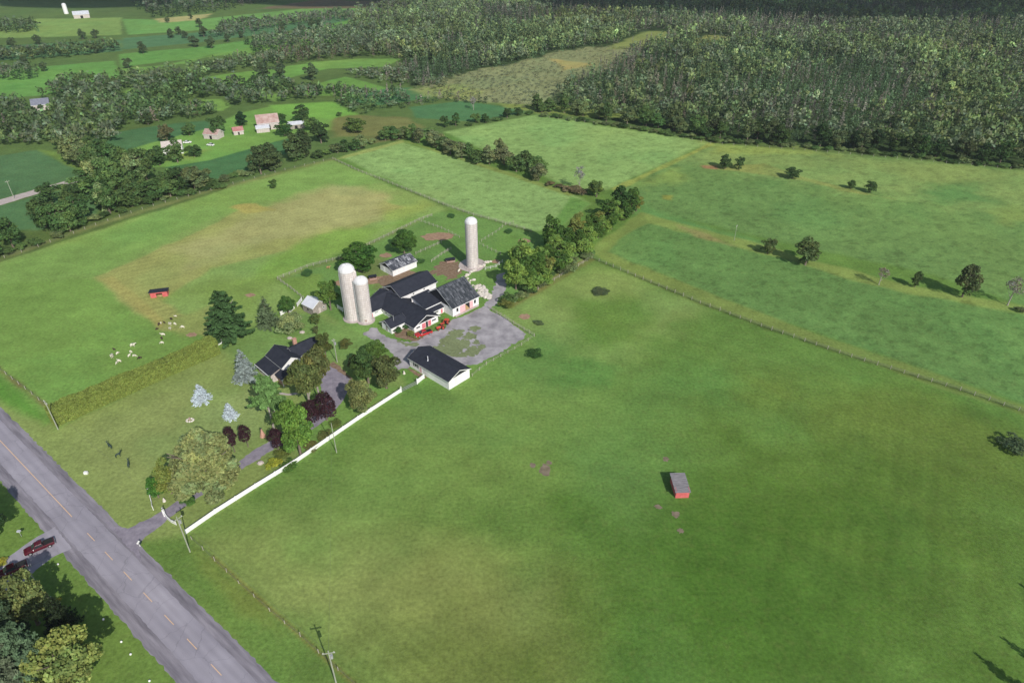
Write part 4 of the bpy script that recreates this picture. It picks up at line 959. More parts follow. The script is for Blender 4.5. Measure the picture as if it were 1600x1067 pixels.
def car(u, v, deg, label, mat='navy'):
    p = G(u, v); t = empty('car', (*p, 0), label, 'car', rz=R(deg))
    loft([(-2.25,.70,.45,.85),(-2.1,.84,.32,.95),(-1,.88,.28,1.0),(.9,.88,.28,.98),(1.9,.84,.32,.86),(2.25,.68,.42,.7)]).build('body', M[mat], t, bevel=.04)
    c = MB().add([(-1.75,-.78,.98),(1.05,-.78,.97),(1.05,.78,.97),(-1.75,.78,.98),(-.95,-.6,1.42),(.25,-.6,1.44),(.25,.6,1.44),(-.95,.6,1.42)], ((0,3,2,1),(4,5,6,7),(0,1,5,4),(1,2,6,5),(2,3,7,6),(3,0,4,7))); o = c.build('cabin', M['glass'], t, bevel=.04)
    MB().box(-.95,-.58,1.43,.25,.58,1.47).build('roof_panel', M[mat], o)
    wheels(t, (-1.35, 1.4), .78, .32, .2)
pickup(20, 893, 38.5, 'rear one of two maroon pickups on the lower left driveway, nose to the house')
pickup(63, 857, 37, 'front one of two maroon pickups on the lower left driveway, near the road')
for o in list(C.objects):
    if o.name.startswith('pickup_truck'): o.rotation_euler.z += math.pi
car(-4, 905, 45, 'black car parked below the maroon pickups at the left edge')
pickup(662, 523.5, 212, 'old bright red pickup parked by the red barn doors', 'carred')
def tractor(u, v, deg, label, s=1.0):
    p = G(u, v); t = empty('tractor', (*p, 0), label, 'tractor', rz=R(deg)); t.scale = (s, s, s)
    loft([(0,.32,.75,1.35),(.2,.36,.7,1.45),(1.7,.34,.72,1.38),(1.9,.28,.75,1.2)]).build('hood', M['orange'], t, bevel=.03)
    MB().box(-1.0,-.3,.5,.1,.3,1.0).build('chassis', M['rubber'], t)
    MB().box(-.75,-.25,1.0,-.3,.25,1.15).box(-.85,-.25,1.1,-.75,.25,1.5).build('seat', M['rubber'], t)
    MB().tube([(-.15,0,1.5),(-.05,0,1.3)], [.2,.2], 10).build('steering_wheel', M['rubber'], t)
    for q in (-1, 1):
        o = MB().tube([(-.6,q*.75-.18,.75),(-.6,q*.75+.18,.75)], .75, 16).build('rear_wheel', M['rubber'], t); MB().tube([(-.6,q*.75-.2,.75),(-.6,q*.75+.2,.75)], .42, 10).build('rim', M['orange'], o)
        o = MB().tube([(1.45,q*.6-.1,.4),(1.45,q*.6+.1,.4)], .4, 12).build('front_wheel', M['rubber'], t); MB().tube([(1.45,q*.6-.12,.4),(1.45,q*.6+.12,.4)], .2, 8).build('rim', M['orange'], o)
        MB().box(-1.2,q*.75-.2,1.5,-.1,q*.75+.2,1.56).box(-1.26,q*.75-.2,1.05,-1.2,q*.75+.2,1.5).build('fender', M['orange'], t)
    MB().box(-1.5,-.55,2.25,.1,.55,2.33).build('canopy', M['orange'], t)
    for a in (-1, 1): MB().tube([(-.95,a*.5,1.1),(-.95,a*.5,2.25)], .03, 6).build('canopy_post', M['rubber'], t)
    MB().tube([(.9,.1,1.35),(.9,.1,1.95)], .04, 6).build('exhaust', M['steel'], t)
tractor(689, 514, 210, 'red tractor with canopy parked next to the red pickup', .85)
tractor(698, 505.5, 70, 'second red tractor farther from the red pickup, at the grass corner', .85)
# vehicles of the old farm
car(293, 224, 10, 'white car parked behind the old farmhouse trees', 'trim')
car(329, 228, 165, 'small white car on the lawn below the faded pink roof shed', 'trim')

# ------------------------------------------------------------------ animals (one continuous skin each)
def skin_mesh(name, verts, edges, radii, root=0):
    me = bpy.data.meshes.new(name); me.from_pydata(verts, edges, []); o = bpy.data.objects.new(name, me); C.objects.link(o)
    m = o.modifiers.new('skin', 'SKIN'); sv = me.skin_vertices[0].data
    for i, r in enumerate(radii): sv[i].radius = (r, r) if not hasattr(r, '__len__') else r
    sv[root].use_root = True
    s = o.modifiers.new('sub', 'SUBSURF'); s.levels = s.render_levels = 1
    dg = bpy.context.evaluated_depsgraph_get(); out = bpy.data.meshes.new_from_object(o.evaluated_get(dg))
    bpy.data.objects.remove(o); bpy.data.meshes.remove(me)
    out.polygons.foreach_set('use_smooth', [True]*len(out.polygons)); return out
def sheep_mesh(graze):
    v = [(0,0,.62),(.35,0,.64),(-.4,0,.62),(.55,0,.78 if not graze else .55),(.78,0,.95 if not graze else .25),(.95,0,.88 if not graze else .08),
         (.32,.14,.40),(.32,.15,.02),(.32,-.14,.40),(.32,-.15,.02),(-.38,.14,.42),(-.44,.15,.22),(-.38,.15,.02),(-.38,-.14,.42),(-.44,-.15,.22),(-.38,-.15,.02),(-.58,0,.55)]
    e = [(0,1),(0,2),(1,3),(3,4),(4,5),(1,6),(6,7),(1,8),(8,9),(2,10),(10,11),(11,12),(2,13),(13,14),(14,15),(2,16)]
    r = [.27,.24,.25,.14,.10,.06,.07,.035,.07,.035,.09,.05,.035,.09,.05,.035,.05]
    return skin_mesh('sheep_body', v, e, r)
SM = [sheep_mesh(True), sheep_mesh(False)]
for m in SM: m.materials.append(M['wool'])
DM = [m.copy() for m in SM]
for m in DM: m.materials.clear(); m.materials.append(M['darkwool'])
q = lambda x, y: (160 + x/7.622, 460 + y/7.622)
ANIM = [(675,368,1,1,'black sheep left in the upper group near the mown corner'),(740,345,1,.8,'dark sheep lying behind the cream ones in the upper group'),(650,422,1,.8,'black lamb at the lower left of the upper group'),(822,305,1,1,'dark sheep highest of the dark ones in the upper group'),
 (710,535,1,1,'dark sheep standing close above a white one near the hedge'),(145,665,1,.8,'brown sheep at the far left of the lower group'),(452,768,1,1,'dark sheep just above the clipped hedge'),
 (808,368,0,1.3,'largest cream sheep in the middle of the upper group'),(870,365,0,1.0,'cream sheep right of the largest one in the upper group'),(806,418,0,1.0,'thin cream sheep at the bottom of the upper group'),(960,402,0,1.1,'cream sheep farthest right of the upper group'),
 (728,492,0,1.1,'cream sheep standing sideways above the dark and white pair'),(715,588,0,1.0,'white sheep just below a dark one near the hedge'),(365,622,0,1.4,'long-bodied white sheep at the top of the lower group'),(345,695,0,.9,'white sheep in the centre of the lower group'),
 (322,740,0,.9,'small white sheep lower left of the central pair'),(383,742,0,1.0,'white sheep beside the dark one above the hedge'),(122,752,0,1.5,'big white sheep with a dark patch beneath at the far left'),(182,712,0,.9,'white sheep behind the big one at the far left'),
 (210,805,0,1.0,'white sheep lowest of the whole flock'),(180,820,0,.9,'thin cream sheep next to the lowest white one'),(875,268,0,.7,'tiny white lamb farthest up the field'),(700,350,0,.7,'small pale lamb between the black sheep')]
for i, (x, y, dark, s, lab) in enumerate(ANIM):
    me = (DM if dark else SM)[i % 2]; o = link('sheep', me); o.location = (*G(*q(x, y)), 0); o.rotation_euler.z = rnd.uniform(0, 6.28); o.scale = (s*1.02,)*3
    tag(o, lab, 'sheep', 'sheep grazing in the left pasture')
o = link('goat', SM[1]); o.location = (*G(717, 425), 0); o.scale = (1.2,)*3; o.rotation_euler.z = 1; tag(o, 'white goat standing on bare soil near the lone silo', 'goat')
o = link('calf', DM[1].copy()); o.data.materials.clear(); o.data.materials.append(M['straw']); o.location = (*G(513, 420), 0); o.scale = (1.3,)*3; tag(o, 'tan calf by the paddock fence gate', 'calf')

# lawn ornaments
def deer_mesh(v_):
    v = [(0,0,.85),(.4,0,.9),(-.45,0,.88),(.65,0,1.25),(.8,0,1.5),(1.0,0,1.42),(.38,.12,.5),(.38+v_*.1,.12,.02),(.38,-.12,.5),(.45,-.12,.02),(-.42,.12,.5),(-.5,.12,.02),(-.42,-.12,.5),(-.36,-.12,.02),(.78,.15,1.8),(.9,.3,2.0),(.78,-.15,1.8),(.9,-.3,2.0)]
    e = [(0,1),(0,2),(1,3),(3,4),(4,5),(1,6),(6,7),(1,8),(8,9),(2,10),(10,11),(2,12),(12,13),(4,14),(14,15),(4,16),(16,17)]
    return skin_mesh('deer_statue', v, e, [.2,.19,.18,.1,.09,.05,.06,.04,.06,.04,.07,.04,.07,.04,.03,.02,.03,.02])
for (u, v, rz, lab) in ((173,700,2.6,'dark green metal deer ornament, left one on the front lawn'),(185,714,.6,'dark green metal deer ornament, middle one with antlers spread on the front lawn'),(202,729,1.9,'dark green metal deer ornament, right one nearest the entrance wall')):
    me = deer_mesh(rz/3); me.materials.append(M['iron']); o = link('deer_ornament', me); o.location = (*G(u, v), 0); o.rotation_euler.z = rz; o.scale = (1.15,)*3; tag(o, lab, 'lawn ornament')
p = G(411, 682); t = empty('garden_cone', (*p, 0), 'tall pinkish cone-shaped ornament on the front lawn', 'lawn ornament')
MB().lathe([(.75,0),(.8,.15),(.55,1.0),(.25,2.0),(.12,2.7)], 12).build('cone', M['brick'], t); MB().ball((0,0,2.8), .22).build('finial', M['iron'], t)
p = G(297, 657); t = empty('stone_planter', (*p, 0), 'low ring of pale stones with a small figure on the lawn', 'planter')
for k in range(9):
    a = k*.7; MB().ball((.9*math.cos(a), .7*math.sin(a), .15), .3, jit=.15, squash=(1,1,.7)).build('stone', M['stone'], t)
MB().lathe([(.2,0),(.25,.5),(.12,.8),(.15,1.1),(.02,1.2)], 8).build('figure', M['rust'], t)
for (u, v, lab) in ((407,724,'pinkish boulder beside the yellow shrub by the driveway'),(453,529,'red-brown stone heap between the silver tree and the house'),(472,520,'rounded pale boulder on the back lawn')):
    o = MB().ball((0,0,.25), .75, 10, jit=.12, squash=(1.2,.9,.6)).build('boulder', M['concrete']); o.location = (*G(u, v), 0); tag(o, lab, 'boulder')
for (u, v, lab) in ((631.5,584,'small white cone ornament on the grass by the garage'),(257,783,'small terracotta pot left of the driveway')):
    o = MB().lathe([(.4,0),(.42,.1),(.1,1.1)], 10).build('garden_ornament', M['stone']); o.location = (*G(u, v), 0); tag(o, lab, 'lawn ornament')
# cover caps and markers in the lower left garden
for (u, v, lab) in ((91,882,'white marker ball on grass beside the tree shadow'),(162,968,'white marker stub where the faint track leaves the road'),(190,1003,'white marker stub below the faint track'),(204.5,1022.5,'brightest white ball on the lower left lawn'),(234,1064,'white stub at the bottom edge of the lawn'),(79,934,'white garden ball beside the tree in the lower left'),(82,938,'white garden lamp by the small flower bed')):
    o = MB().ball((0,0,.2), .22, 10).tube([(0,0,0),(0,0,.15)], .1).build('marker', M['trim'], smooth=True); o.location = (*G(u, v), 0); tag(o, lab, 'marker')
p = G(34, 838); t = empty('bird_feeder', (*p, 0), 'pale blue bird feeder on the grass beside the pickups', 'bird feeder')
MB().tube([(0,0,0),(0,0,1.6)], .05, 6).build('post', M['steel'], t); MB().box(-.35,-.25,1.6,.35,.25,1.9).build('tray', M['blueroof'], t)

# pale boulders by the tall barn
rk = [MB().ball((0,0,.18), .55, 8, jit=.2, squash=(1.2,.9,.6), rg=random.Random(k)).build('pale_boulder', M['stone']) for k in range(3)]
spots = []
for k in range(62):
    a = rnd.random(); b_ = rnd.random()
    spots.append((738 + 17*a + 16*b_, 446 + 20*a - 1*b_ + 3*a*b_))
spots += [(724+k*3.2+rnd.uniform(-1,1), 434-k*2.0+rnd.uniform(-1.2,1.2)) for k in range(14)] + [(731,436),(735,439),(740,438),(733,443),(728,440)]
for k, (u, v) in enumerate(spots):
    o = rk[k] if k < 3 else rk[k % 3].copy()
    if k >= 3: C.objects.link(o)
    o.location = (*G(u, v), 0); o.rotation_euler.z = rnd.uniform(0, 6); s = rnd.uniform(.8, 1.6); o.scale = (s, s, s)
    tag(o, 'pale boulder in the loose heap beside the tall barn', 'boulder', 'pale boulders heaped beside the tall barn')
# ------------------------------------------------------------------ trees
def leafmesh(name, cen, nrm, size, tint, mat, rs, aspect=1.5):
    """one small leaf-cluster quad per point, roughly facing nrm"""
    n = len(cen); nrm = nrm + rs.normal(0, .75, (n, 3)); nrm /= np.linalg.norm(nrm, axis=1)[:, None] + 1e-9
    r = rs.normal(0, 1, (n, 3)); a = np.cross(nrm, r); a /= np.linalg.norm(a, axis=1)[:, None] + 1e-9; b = np.cross(nrm, a)
    hs = size[:, None] * .5; V = np.empty((n, 4, 3))
    for k, (i, j) in enumerate(((-1, -.6), (.75, -1), (1, .7), (-.7, 1))): V[:, k] = cen + a*hs*i*aspect**.5 + b*hs*j/aspect**.5 + nrm*hs*.25*rs.uniform(-1, 1, (n, 1))
    return V.reshape(-1, 3), np.repeat(tint, 4, 0)
def quadmesh(name, V, T, mat, extra=None):
    me = bpy.data.meshes.new(name); n = len(V)
    me.vertices.add(n); me.vertices.foreach_set('co', V.astype(np.float32).ravel())
    me.loops.add(n); me.polygons.add(n//4); me.loops.foreach_set('vertex_index', np.arange(n, dtype=np.int32))
    me.polygons.foreach_set('loop_start', np.arange(0, n, 4, dtype=np.int32)); me.update(calc_edges=True)
    ca = me.color_attributes.new('tint', 'FLOAT_COLOR', 'POINT'); cc = np.ones((n, 4), np.float32); cc[:, :3] = T; ca.data.foreach_set('color', cc.ravel())
    me.materials.append(mat); return me
def dirs(rs, n):
    d = rs.normal(0, 1, (n, 3)); return d / np.linalg.norm(d, axis=1)[:, None]
def crown_round(seed, n=1500, leaf=.5, zc=.62, rz=.42, blobs=16, br=(.26, .42), low=0.0, cone=0.0):
    """unit tree: height 1 .. scaled later; radius 1 in x,y; returns centres etc in metres for a 10 x 8 m tree"""
    rs = np.random.RandomState(seed); B = []
    while len(B) < blobs:
        d = dirs(rs, 1)[0] * rs.uniform(.35, .80)
        if cone: 
            f = 1 - cone*(d[2]*.5+.5); d[0] *= f; d[1] *= f
        B.append((d[0], d[1], d[2], rs.uniform(*br) * (1 - cone*.4*(d[2] > 0))))
    B.append((0, 0, 0, .5)); B = np.array(B)
    w = B[:, 3]**2; w /= w.sum(); bi = rs.choice(len(B), n, p=w)
    d = dirs(rs, n); d[:, 2] = np.abs(d[:, 2])*.9 - .25*(rs.rand(n) < .35)*np.abs(d[:, 2])*2
    rad = B[bi, 3] * (rs.uniform(.75, 1.1, n))
    c = B[bi, :3] + d*rad[:, None]
    keep = np.ones(n, bool)
    for k in range(len(B)):
        inside = np.linalg.norm(c - B[k, :3], axis=1) < B[k, 3]*.70
        keep &= ~(inside & (bi != k) & (rs.rand(n) < .8))
    c = c[keep]; d = d[keep]; bi = bi[keep]
    bt = rs.uniform(.80, 1.22, len(B)); hue = rs.uniform(-.08, .10, len(B))
    t = bt[bi] * rs.uniform(.72, 1.28, len(c)); T = np.stack([t*(1+hue[bi]+rs.uniform(-.1,.14,len(c))), t, t*(1-hue[bi])], 1)
    pos = np.stack([c[:, 0]*4, c[:, 1]*4, (zc + c[:, 2]*rz)*10], 1)
    pos[:, 2] = np.maximum(pos[:, 2], low*10+.2)
    return pos, d, leaf*rs.uniform(.6, 1.35, len(c)), T
def crown_conifer(seed, n=1600, leaf=.45, base=.08, whorls=14, power=.85, gap=.5, droop=.25, nb=11):
    rs = np.random.RandomState(seed); pos = []; nr = []; T = []
    wz = np.sort(base + (1-base)*(np.arange(whorls)/whorls)**.95 + rs.uniform(-.01,.01,whorls)); br = []
    for z in wz:
        R_ = (1 - (z-base)/(1-base))**power
        for k in range(max(4, int(nb*(.4+.6*R_)))): br.append((z, rs.uniform(0, 6.283), R_*rs.uniform(.72, 1.12) + .05, rs.uniform(.78, 1.22)))
    br = np.array(br); w = br[:, 2]**1.2; w /= w.sum(); i = rs.choice(len(br), n, p=w)
    s = rs.rand(n)**.6; r = br[i, 2]*s; wid = .10*br[i, 2]*(1.15-s) + .02
    a = br[i, 1]; lat = rs.normal(0, 1, n)*wid
    x = r*np.cos(a) - lat*np.sin(a); y = r*np.sin(a) + lat*np.cos(a)
    z = br[i, 0] - droop*r*.25 + .08*droop*s**3 + rs.normal(0, .007, n)
    pos = np.stack([x*4, y*4, np.clip(z, .02, 1.03)*10], 1)
    d = np.stack([np.cos(a)*.55, np.sin(a)*.55, np.ones(n)], 1)
    t = br[i, 3]*rs.uniform(.75, 1.2, n)*(.75+.4*s); T = np.stack([t, t, t], 1)
    return pos, d, leaf*rs.uniform(.6, 1.3, n), T
def crown_bare(seed, n=260):
    rs = random.Random(seed); mb = MB()
    def grow(p, d, L, r, depth):
        q = p + d*L; mb.tube([p, q], [r, r*.65], 4)
        if depth == 0: return
        for _ in range(3 if depth > 1 else 4):
            nd = (d + Vector((rs.uniform(-.7,.7), rs.uniform(-.7,.7), rs.uniform(-.1,.5)))).normalized(); grow(q, nd, L*rs.uniform(.6,.8), r*.6, depth-1)
    grow(Vector((0,0,0)), Vector((0,0,1)), 3.4, .2, 4)
    return mb
def trunk_mb(h=10.0, top=.75, r=.28, limbs=6, seed=0, spread=2.2, start=.3):
    rs = random.Random(seed); mb = MB()
    mb.tube([(0,0,-.2), (0,0,.3), (rs.uniform(-.1,.1),rs.uniform(-.1,.1),h*.35), (rs.uniform(-.2,.2),rs.uniform(-.2,.2),h*top)], [r*1.5, r, r*.75, r*.25], 8)
    for k in range(limbs):
        a = 6.283*k/limbs + rs.uniform(-.4,.4); z = h*rs.uniform(start, top*.8)
        mb.tube([(0,0,z), (math.cos(a)*spread*.5, math.sin(a)*spread*.5, z+h*.10), (math.cos(a)*spread, math.sin(a)*spread, z+h*.22)], [r*.45, r*.3, r*.12], 5)
    return mb
PROTO = {}
def proto(key, pos, d, size, T, seed, trunk, aspect=1.5):
    rs = np.random.RandomState(seed+500); V, TT = leafmesh(key, pos, d, size, T, None, rs, aspect)
    PROTO[key] = (quadmesh('crown', V, TT, M['leaf']), trunk)
def tmesh(mb, mat='bark'):
    me = bpy.data.meshes.new('trunk'); me.from_pydata(mb.v, [], mb.f); me.materials.append(M[mat]); return me
TR = [tmesh(trunk_mb(seed=k)) for k in range(3)]
TRC = tmesh(trunk_mb(top=.93, limbs=0, r=.2)); TRP = tmesh(trunk_mb(seed=5, r=.24, limbs=5, start=.12, top=.7, spread=2.0), 'palebark')
for k in range(6): proto('leafy%d' % k, *crown_round(10+k, 3200, .46, zc=.5, rz=.52, blobs=22+2*k, br=(.22,.38), low=.01), 10+k, TR[k % 3])
for k in range(4): proto('fine%d' % k, *crown_round(30+k, 9000, .30, zc=.54, rz=.50, blobs=38, br=(.17,.32), low=.05), 30+k, TR[k % 3])
proto('maple', *crown_round(44, 36000, .19, zc=.48, rz=.50, blobs=120, br=(.09,.19), low=.01, cone=.62), 44, TR[0])
proto('oval', *crown_round(46, 5000, .34, zc=.56, rz=.46, blobs=16, br=(.40,.55), low=.08), 46, TR[1])
proto('cedar', *crown_round(45, 9000, .26, zc=.5, rz=.5, blobs=22, br=(.24,.36), low=.0, cone=.55), 45, TR[1])
proto('high0', *crown_round(50, 8000, .32, zc=.66, rz=.34, blobs=30, br=(.22,.36), low=.25), 50, TRP)
proto('high1', *crown_round(51, 8000, .32, zc=.66, rz=.34, blobs=30, br=(.22,.36), low=.25), 51, TRP)
proto('bush0', *crown_round(60, 1500, .50, zc=.42, rz=.5, blobs=12, low=0), 60, None)
proto('bush1', *crown_round(61, 1500, .50, zc=.42, rz=.5, blobs=9, low=0), 61, None)
proto('bush2', *crown_round(62, 5000, .30, zc=.40, rz=.5, blobs=16, low=0), 62, None)
proto('spruce0', *crown_conifer(70, 6000, .30, base=.04, whorls=20, nb=15), 70, TRC, 2.2)
proto('spruce1', *crown_conifer(71, 6000, .30, base=.04, whorls=18, nb=14), 71, TRC, 2.2)
proto('conif0', *crown_conifer(72, 1300, .55, whorls=13), 72, TRC, 1.8)
proto('conif1', *crown_conifer(73, 1300, .55, whorls=11, power=.7), 73, TRC, 1.8)
proto('sparse0', *crown_round(80, 700, .35, zc=.62, rz=.4, blobs=14, br=(.2,.35)), 80, TRP)
proto('sparse1', *crown_round(81, 700, .35, zc=.62, rz=.4, blobs=12, br=(.2,.35)), 81, TRP)
proto('pine', *crown_conifer(74, 16000, .24, base=.10, whorls=15, power=.55, droop=-.05, nb=12), 74, TRP, 1.8)
proto('highpine', *crown_conifer(75, 7000, .34, base=.50, whorls=11, power=.5, droop=.1, nb=8), 75, TRP, 1.8)
BARE = [crown_bare(k) for k in (3, 8)]
for k, b_ in enumerate(BARE):
    me = bpy.data.meshes.new('branches'); me.from_pydata(b_.v, [], b_.f); me.materials.append(M['palebark']); PROTO['bare%d' % k] = (me, None)

NTREE = [0]
def tree(name, key, u, v, h, w, label, color, cat='tree', group=None, rz=None, lean=(0,0), world=False, rg=rnd):
    crown, tr = PROTO[key]; p = (u, v) if world else G(u, v)
    t = empty(name, (*p, 0), label, cat, group, rz=rg.uniform(0, 6.28) if rz is None else rz)
    t.scale = (w/8, w/8 if rz is None else w/8, h/10); t.rotation_euler.x, t.rotation_euler.y = lean
    c = link('crown' if not key.startswith('bare') else 'branches', crown, t); c.color = (*lin(color), 1)
    if tr is not None: link('trunk', tr, t)
    NTREE[0] += 1; return t

GR = (62, 92, 42); DG = (48, 78, 40); LG = (104, 132, 66); OL = (112, 120, 66); BG = (150, 166, 168); PU = (62, 38, 46)
def T(name, key, base, top, wpx, label, color, cat='tree', **k):
    h = tree_h(base, top); dist = math.hypot(math.hypot(*G(*base)), CAM_H); tree(name, key, base[0], base[1], h, wpx*dist/FPX, label, color, cat, **k)
T('pine_tree', 'pine', (361,531), 452, 66, 'huge dark green pine with layered boughs at the hedge end', (70,100,58))
T('blue_spruce', 'spruce0', (385,591), 545, 38, 'tall silvery blue spruce left of the house', (146,158,158))
T('blue_spruce', 'spruce1', (316,626), 600, 29, 'small pale blue spruce alone on the lawn, nearer the hedge', (196,206,222))
T('blue_spruce', 'spruce0', (361,653), 629, 24, 'smallest pale blue spruce, just above the purple shrubs', (196,206,222))
T('spruce_tree', 'spruce1', (420,508), 463, 36, 'grey-green spruce between the big pine and the silver shrub', (100,118,86))
T('tall_pine', 'highpine', (428,670), 586, 52, 'tall pine with long bare trunk in front of the house', (110,146,84))
T('shade_tree', 'high0', (485,635), 560, 58, 'front olive-green shade tree with bare trunk before the house', (102,116,66))
T('shade_tree', 'high1', (500,626), 545, 54, 'rear olive-brown shade tree with thick trunk before the house', (110,116,68))
T('ash_tree', 'fine0', (470,710), 626, 58, 'bright green spreading tree beside the tall bare-trunked pine', (102,138,62))
T('purple_tree', 'oval', (487,668), 630, 30, 'dark purple tree, left of the touching pair by the parking', PU)
T('purple_tree', 'oval', (511,656), 616, 38, 'dark purple tree, right of the touching pair by the parking', PU)
T('purple_tree', 'oval', (435,702), 672, 26, 'single dark purple tree beside the driveway', PU)
T('purple_tree', 'oval', (367,706), 669, 20, 'left one of two small purple trees behind the big maple', PU)
T('purple_tree', 'oval', (388,698), 667, 19, 'right one of two small purple trees behind the big maple', PU)
T('maple_tree', 'maple', (334,776), 660, 138, 'very large pale green maple next to the driveway mouth', (138,152,100))
T('cedar_tree', 'cedar', (268,770), 717, 46, 'yellow-green cedar left of the big maple', (124,138,70))
T('round_tree', 'fine3', (248,777), 748, 28, 'small round bright green tree by the left entrance wall', (76,122,50))
T('small_tree', 'bush2', (297,791), 770, 20, 'small green bushy tree below the big maple', (84,122,56))
T('maple_tree', 'fine0', (604,606), 552, 52, 'broad green tree behind the gravel drive, nearest the garage', (90,102,62))
T('maple_tree', 'fine1', (576,598), 548, 54, 'dark green tree left of the one nearest the garage', (74,100,52))
T('small_tree', 'fine2', (556,580), 556, 25, 'small olive tree on the lawn left of the green pair', (104,108,66))
T('small_tree', 'fine3', (588,562), 536, 40, 'light green tree topmost of the clump by the yard corner', (92,122,58))
T('pear_tree', 'fine0', (567,644), 593, 50, 'grey-green round tree between the white fence and the parking', (118,128,80))
T('dark_tree', 'fine1', (510,562), 520, 30, 'dark green tree against the pale pole by the house', (88,100,52))
T('round_bush', 'bush2', (541,545), 528, 20, 'olive round bush alone on the back lawn', (102,108,58), 'bush')
T('silver_tree', 'bush2', (455,521), 488, 44, 'spreading silver-leaved shrub behind the house', (142,158,108), 'shrub')
T('round_tree', 'fine3', (451,489), 464, 28, 'dense round tree with white fence stubs at its foot', (76,112,52))
T('small_tree', 'leafy1', (494,507), 490, 16, 'small thin tree in front of the small weathered shed', (92,112,60))
T('small_tree', 'leafy2', (494,522), 508, 10, 'tiny sapling below the small thin tree', (96,106,66))
T('walnut_tree', 'fine1', (517,484), 438, 38, 'dense green tree between the small shed and the silos', (98,128,58))
T('maple_tree', 'fine2', (562,424), 382, 66, 'wide dark green tree behind the joined silos', (70,108,46))
T('maple_tree', 'fine3', (632,397), 361, 42, 'round dark green tree alone in the paddock', (76,112,50))
for k, (u, v, h, w, lab) in enumerate([(622,520,2.6,3.4,'dark green clipped shrub by the porch of the dairy barn'),(634,514,2.2,2.6,'second green shrub tucked against the dairy barn wall'),(642,524,1.6,3.2,'yellow-green shrub at the front corner of the dairy barn'),(650,528,1.0,2.4,'low reddish flower clump beside the red pickup')]):
    tree('garden_shrub', 'bush%d' % (k % 2), u, v, h, w, lab, (66,104,52) if k < 2 else (128,138,72), 'shrub')
tree('garden_shrub', 'bush1', 428, 727, 1.8, 5, 'yellow-green shrub by the pinkish boulder', (150,160,60), 'shrub')
tree('garden_shrub', 'bush0', 452, 730, 1.6, 5, 'dark green shrub touching the white fence below the ash', (84,118,54), 'shrub')
tree('garden_shrub', 'bush2', 441, 712, 1.5, 4.5, 'mixed green shrub under the bright ash tree', (110,124,62), 'shrub')
tree('garden_shrub', 'bush1', 486, 700, 1.3, 5, 'olive flower shrub beside the white fence above the slim pole', (110,114,66), 'shrub')
tree('garden_shrub', 'bush0', 508, 682, 1.3, 4.5, 'olive shrub left of the slim pole shadow', (108,118,66), 'shrub')
tree('garden_shrub', 'bush0', 525, 664, 1.3, 4, 'grassy shrub below the purple pair', (104,120,62), 'shrub')
tree('garden_shrub', 'bush1', 614, 517, 2.2, 1.8, 'pink-brown flowering shrub by the barn porch', (150,112,104), 'shrub')
tree('garden_shrub', 'bush2', 492, 548, 1.6, 2.6, 'dark bush behind the rear house wing', (60,74,42), 'shrub')
tree('meadow_bush', 'bush2', 836, 556, 2.2, 5.2, 'dark green bush alone in the pasture below the yard', (62,98,48), 'bush')
tree('meadow_bush', 'bush2', 938, 458, 1.4, 6.5, 'flat grey-green bush in the pasture under the meadow fence', (92,108,76), 'bush')
tree('meadow_bush', 'bush0', 1583, 700, 3.0, 8.5, 'dark tangled bush at the right edge of the pasture', (84,104,72), 'bush')
tree('meadow_bush', 'bush1', 841, 505, .8, 4, 'sparse low weed bush beside the round soil patch', (92,112,76), 'bush')
for (u, v, h, w, lab) in ((480,427,.8,6,'dark nettle patch in the left paddock'),(652,410,1.0,6,'dark weeds behind the long barn roof'),(705,338,.9,5,'dark weeds in the upper paddock'),(795,362,.8,5,'grey weeds in the right paddock')):
    tree('weed_patch', 'bush1', u, v, h, w, lab, (70,108,58), 'weeds')
# yard-side tree belt
BELT = [(806,452,12,10,LG),(822,444,11,9,GR),(815,424,13,11,LG),(838,438,11,9,GR),(843,420,10,8,LG),(862,388,14,10,GR),(858,412,9,8,GR),(880,412,10,9,LG),(878,396,9,8,GR),(898,374,11,9,OL),(905,390,9,8,GR),(920,380,8,7,LG),(925,362,9,8,GR),(942,366,8,8,LG),(948,342,9,9,GR),(962,350,7,7,LG),(968,332,12,10,DG),(986,332,12,9,GR),(994,330,9,7,OL),(929,306,8,7,LG),(852,430,8,7,OL),(890,405,7,6,LG),(833,455,7,6,LG),(812,436,9,9,GR),(828,450,8,8,GR),(848,446,8,8,LG),(872,424,9,9,GR),(868,402,10,9,LG),(888,388,9,9,GR),(912,398,7,8,LG),(915,372,9,8,GR),(934,372,7,8,GR),(955,358,8,8,GR),(958,340,9,8,LG),(975,344,9,9,GR),(935,350,6,6,OL)]
for k, (u, v, h, w, c) in enumerate(BELT):
    tree('belt_tree', 'leafy%d' % (k % 6) if k % 3 else 'fine%d' % (k % 4), u, v, h*rnd.uniform(.9,1.1), w, 'leafy tree in the belt from the farmyard up to the meadow track', (c[0]+18, c[1]+20, c[2]+8), 'tree', 'trees of the belt beside the farmyard')
tree('belt_bush', 'bush2', 793, 480, 3.2, 6, 'yellowish bush at the driveway gate end of the tree belt', (120,128,66), 'bush')
tree('belt_bush', 'bush1', 808, 470, 2.4, 5, 'light green bush under the first belt trees', (104,128,62), 'bush')
T('dead_tree', 'sparse0', (905,297), 258, 20, 'bare dead tree with pale branches above the ditch', (150,150,150))
T('dead_tree', 'sparse1', (740,172), 148, 12, 'distant bare dead tree beside the dark soya field', (150,150,150))
T('field_tree', 'leafy0', (428,294), 279, 14, 'small tree with white trunk guard alone in the left hayfield', (80,108,56))
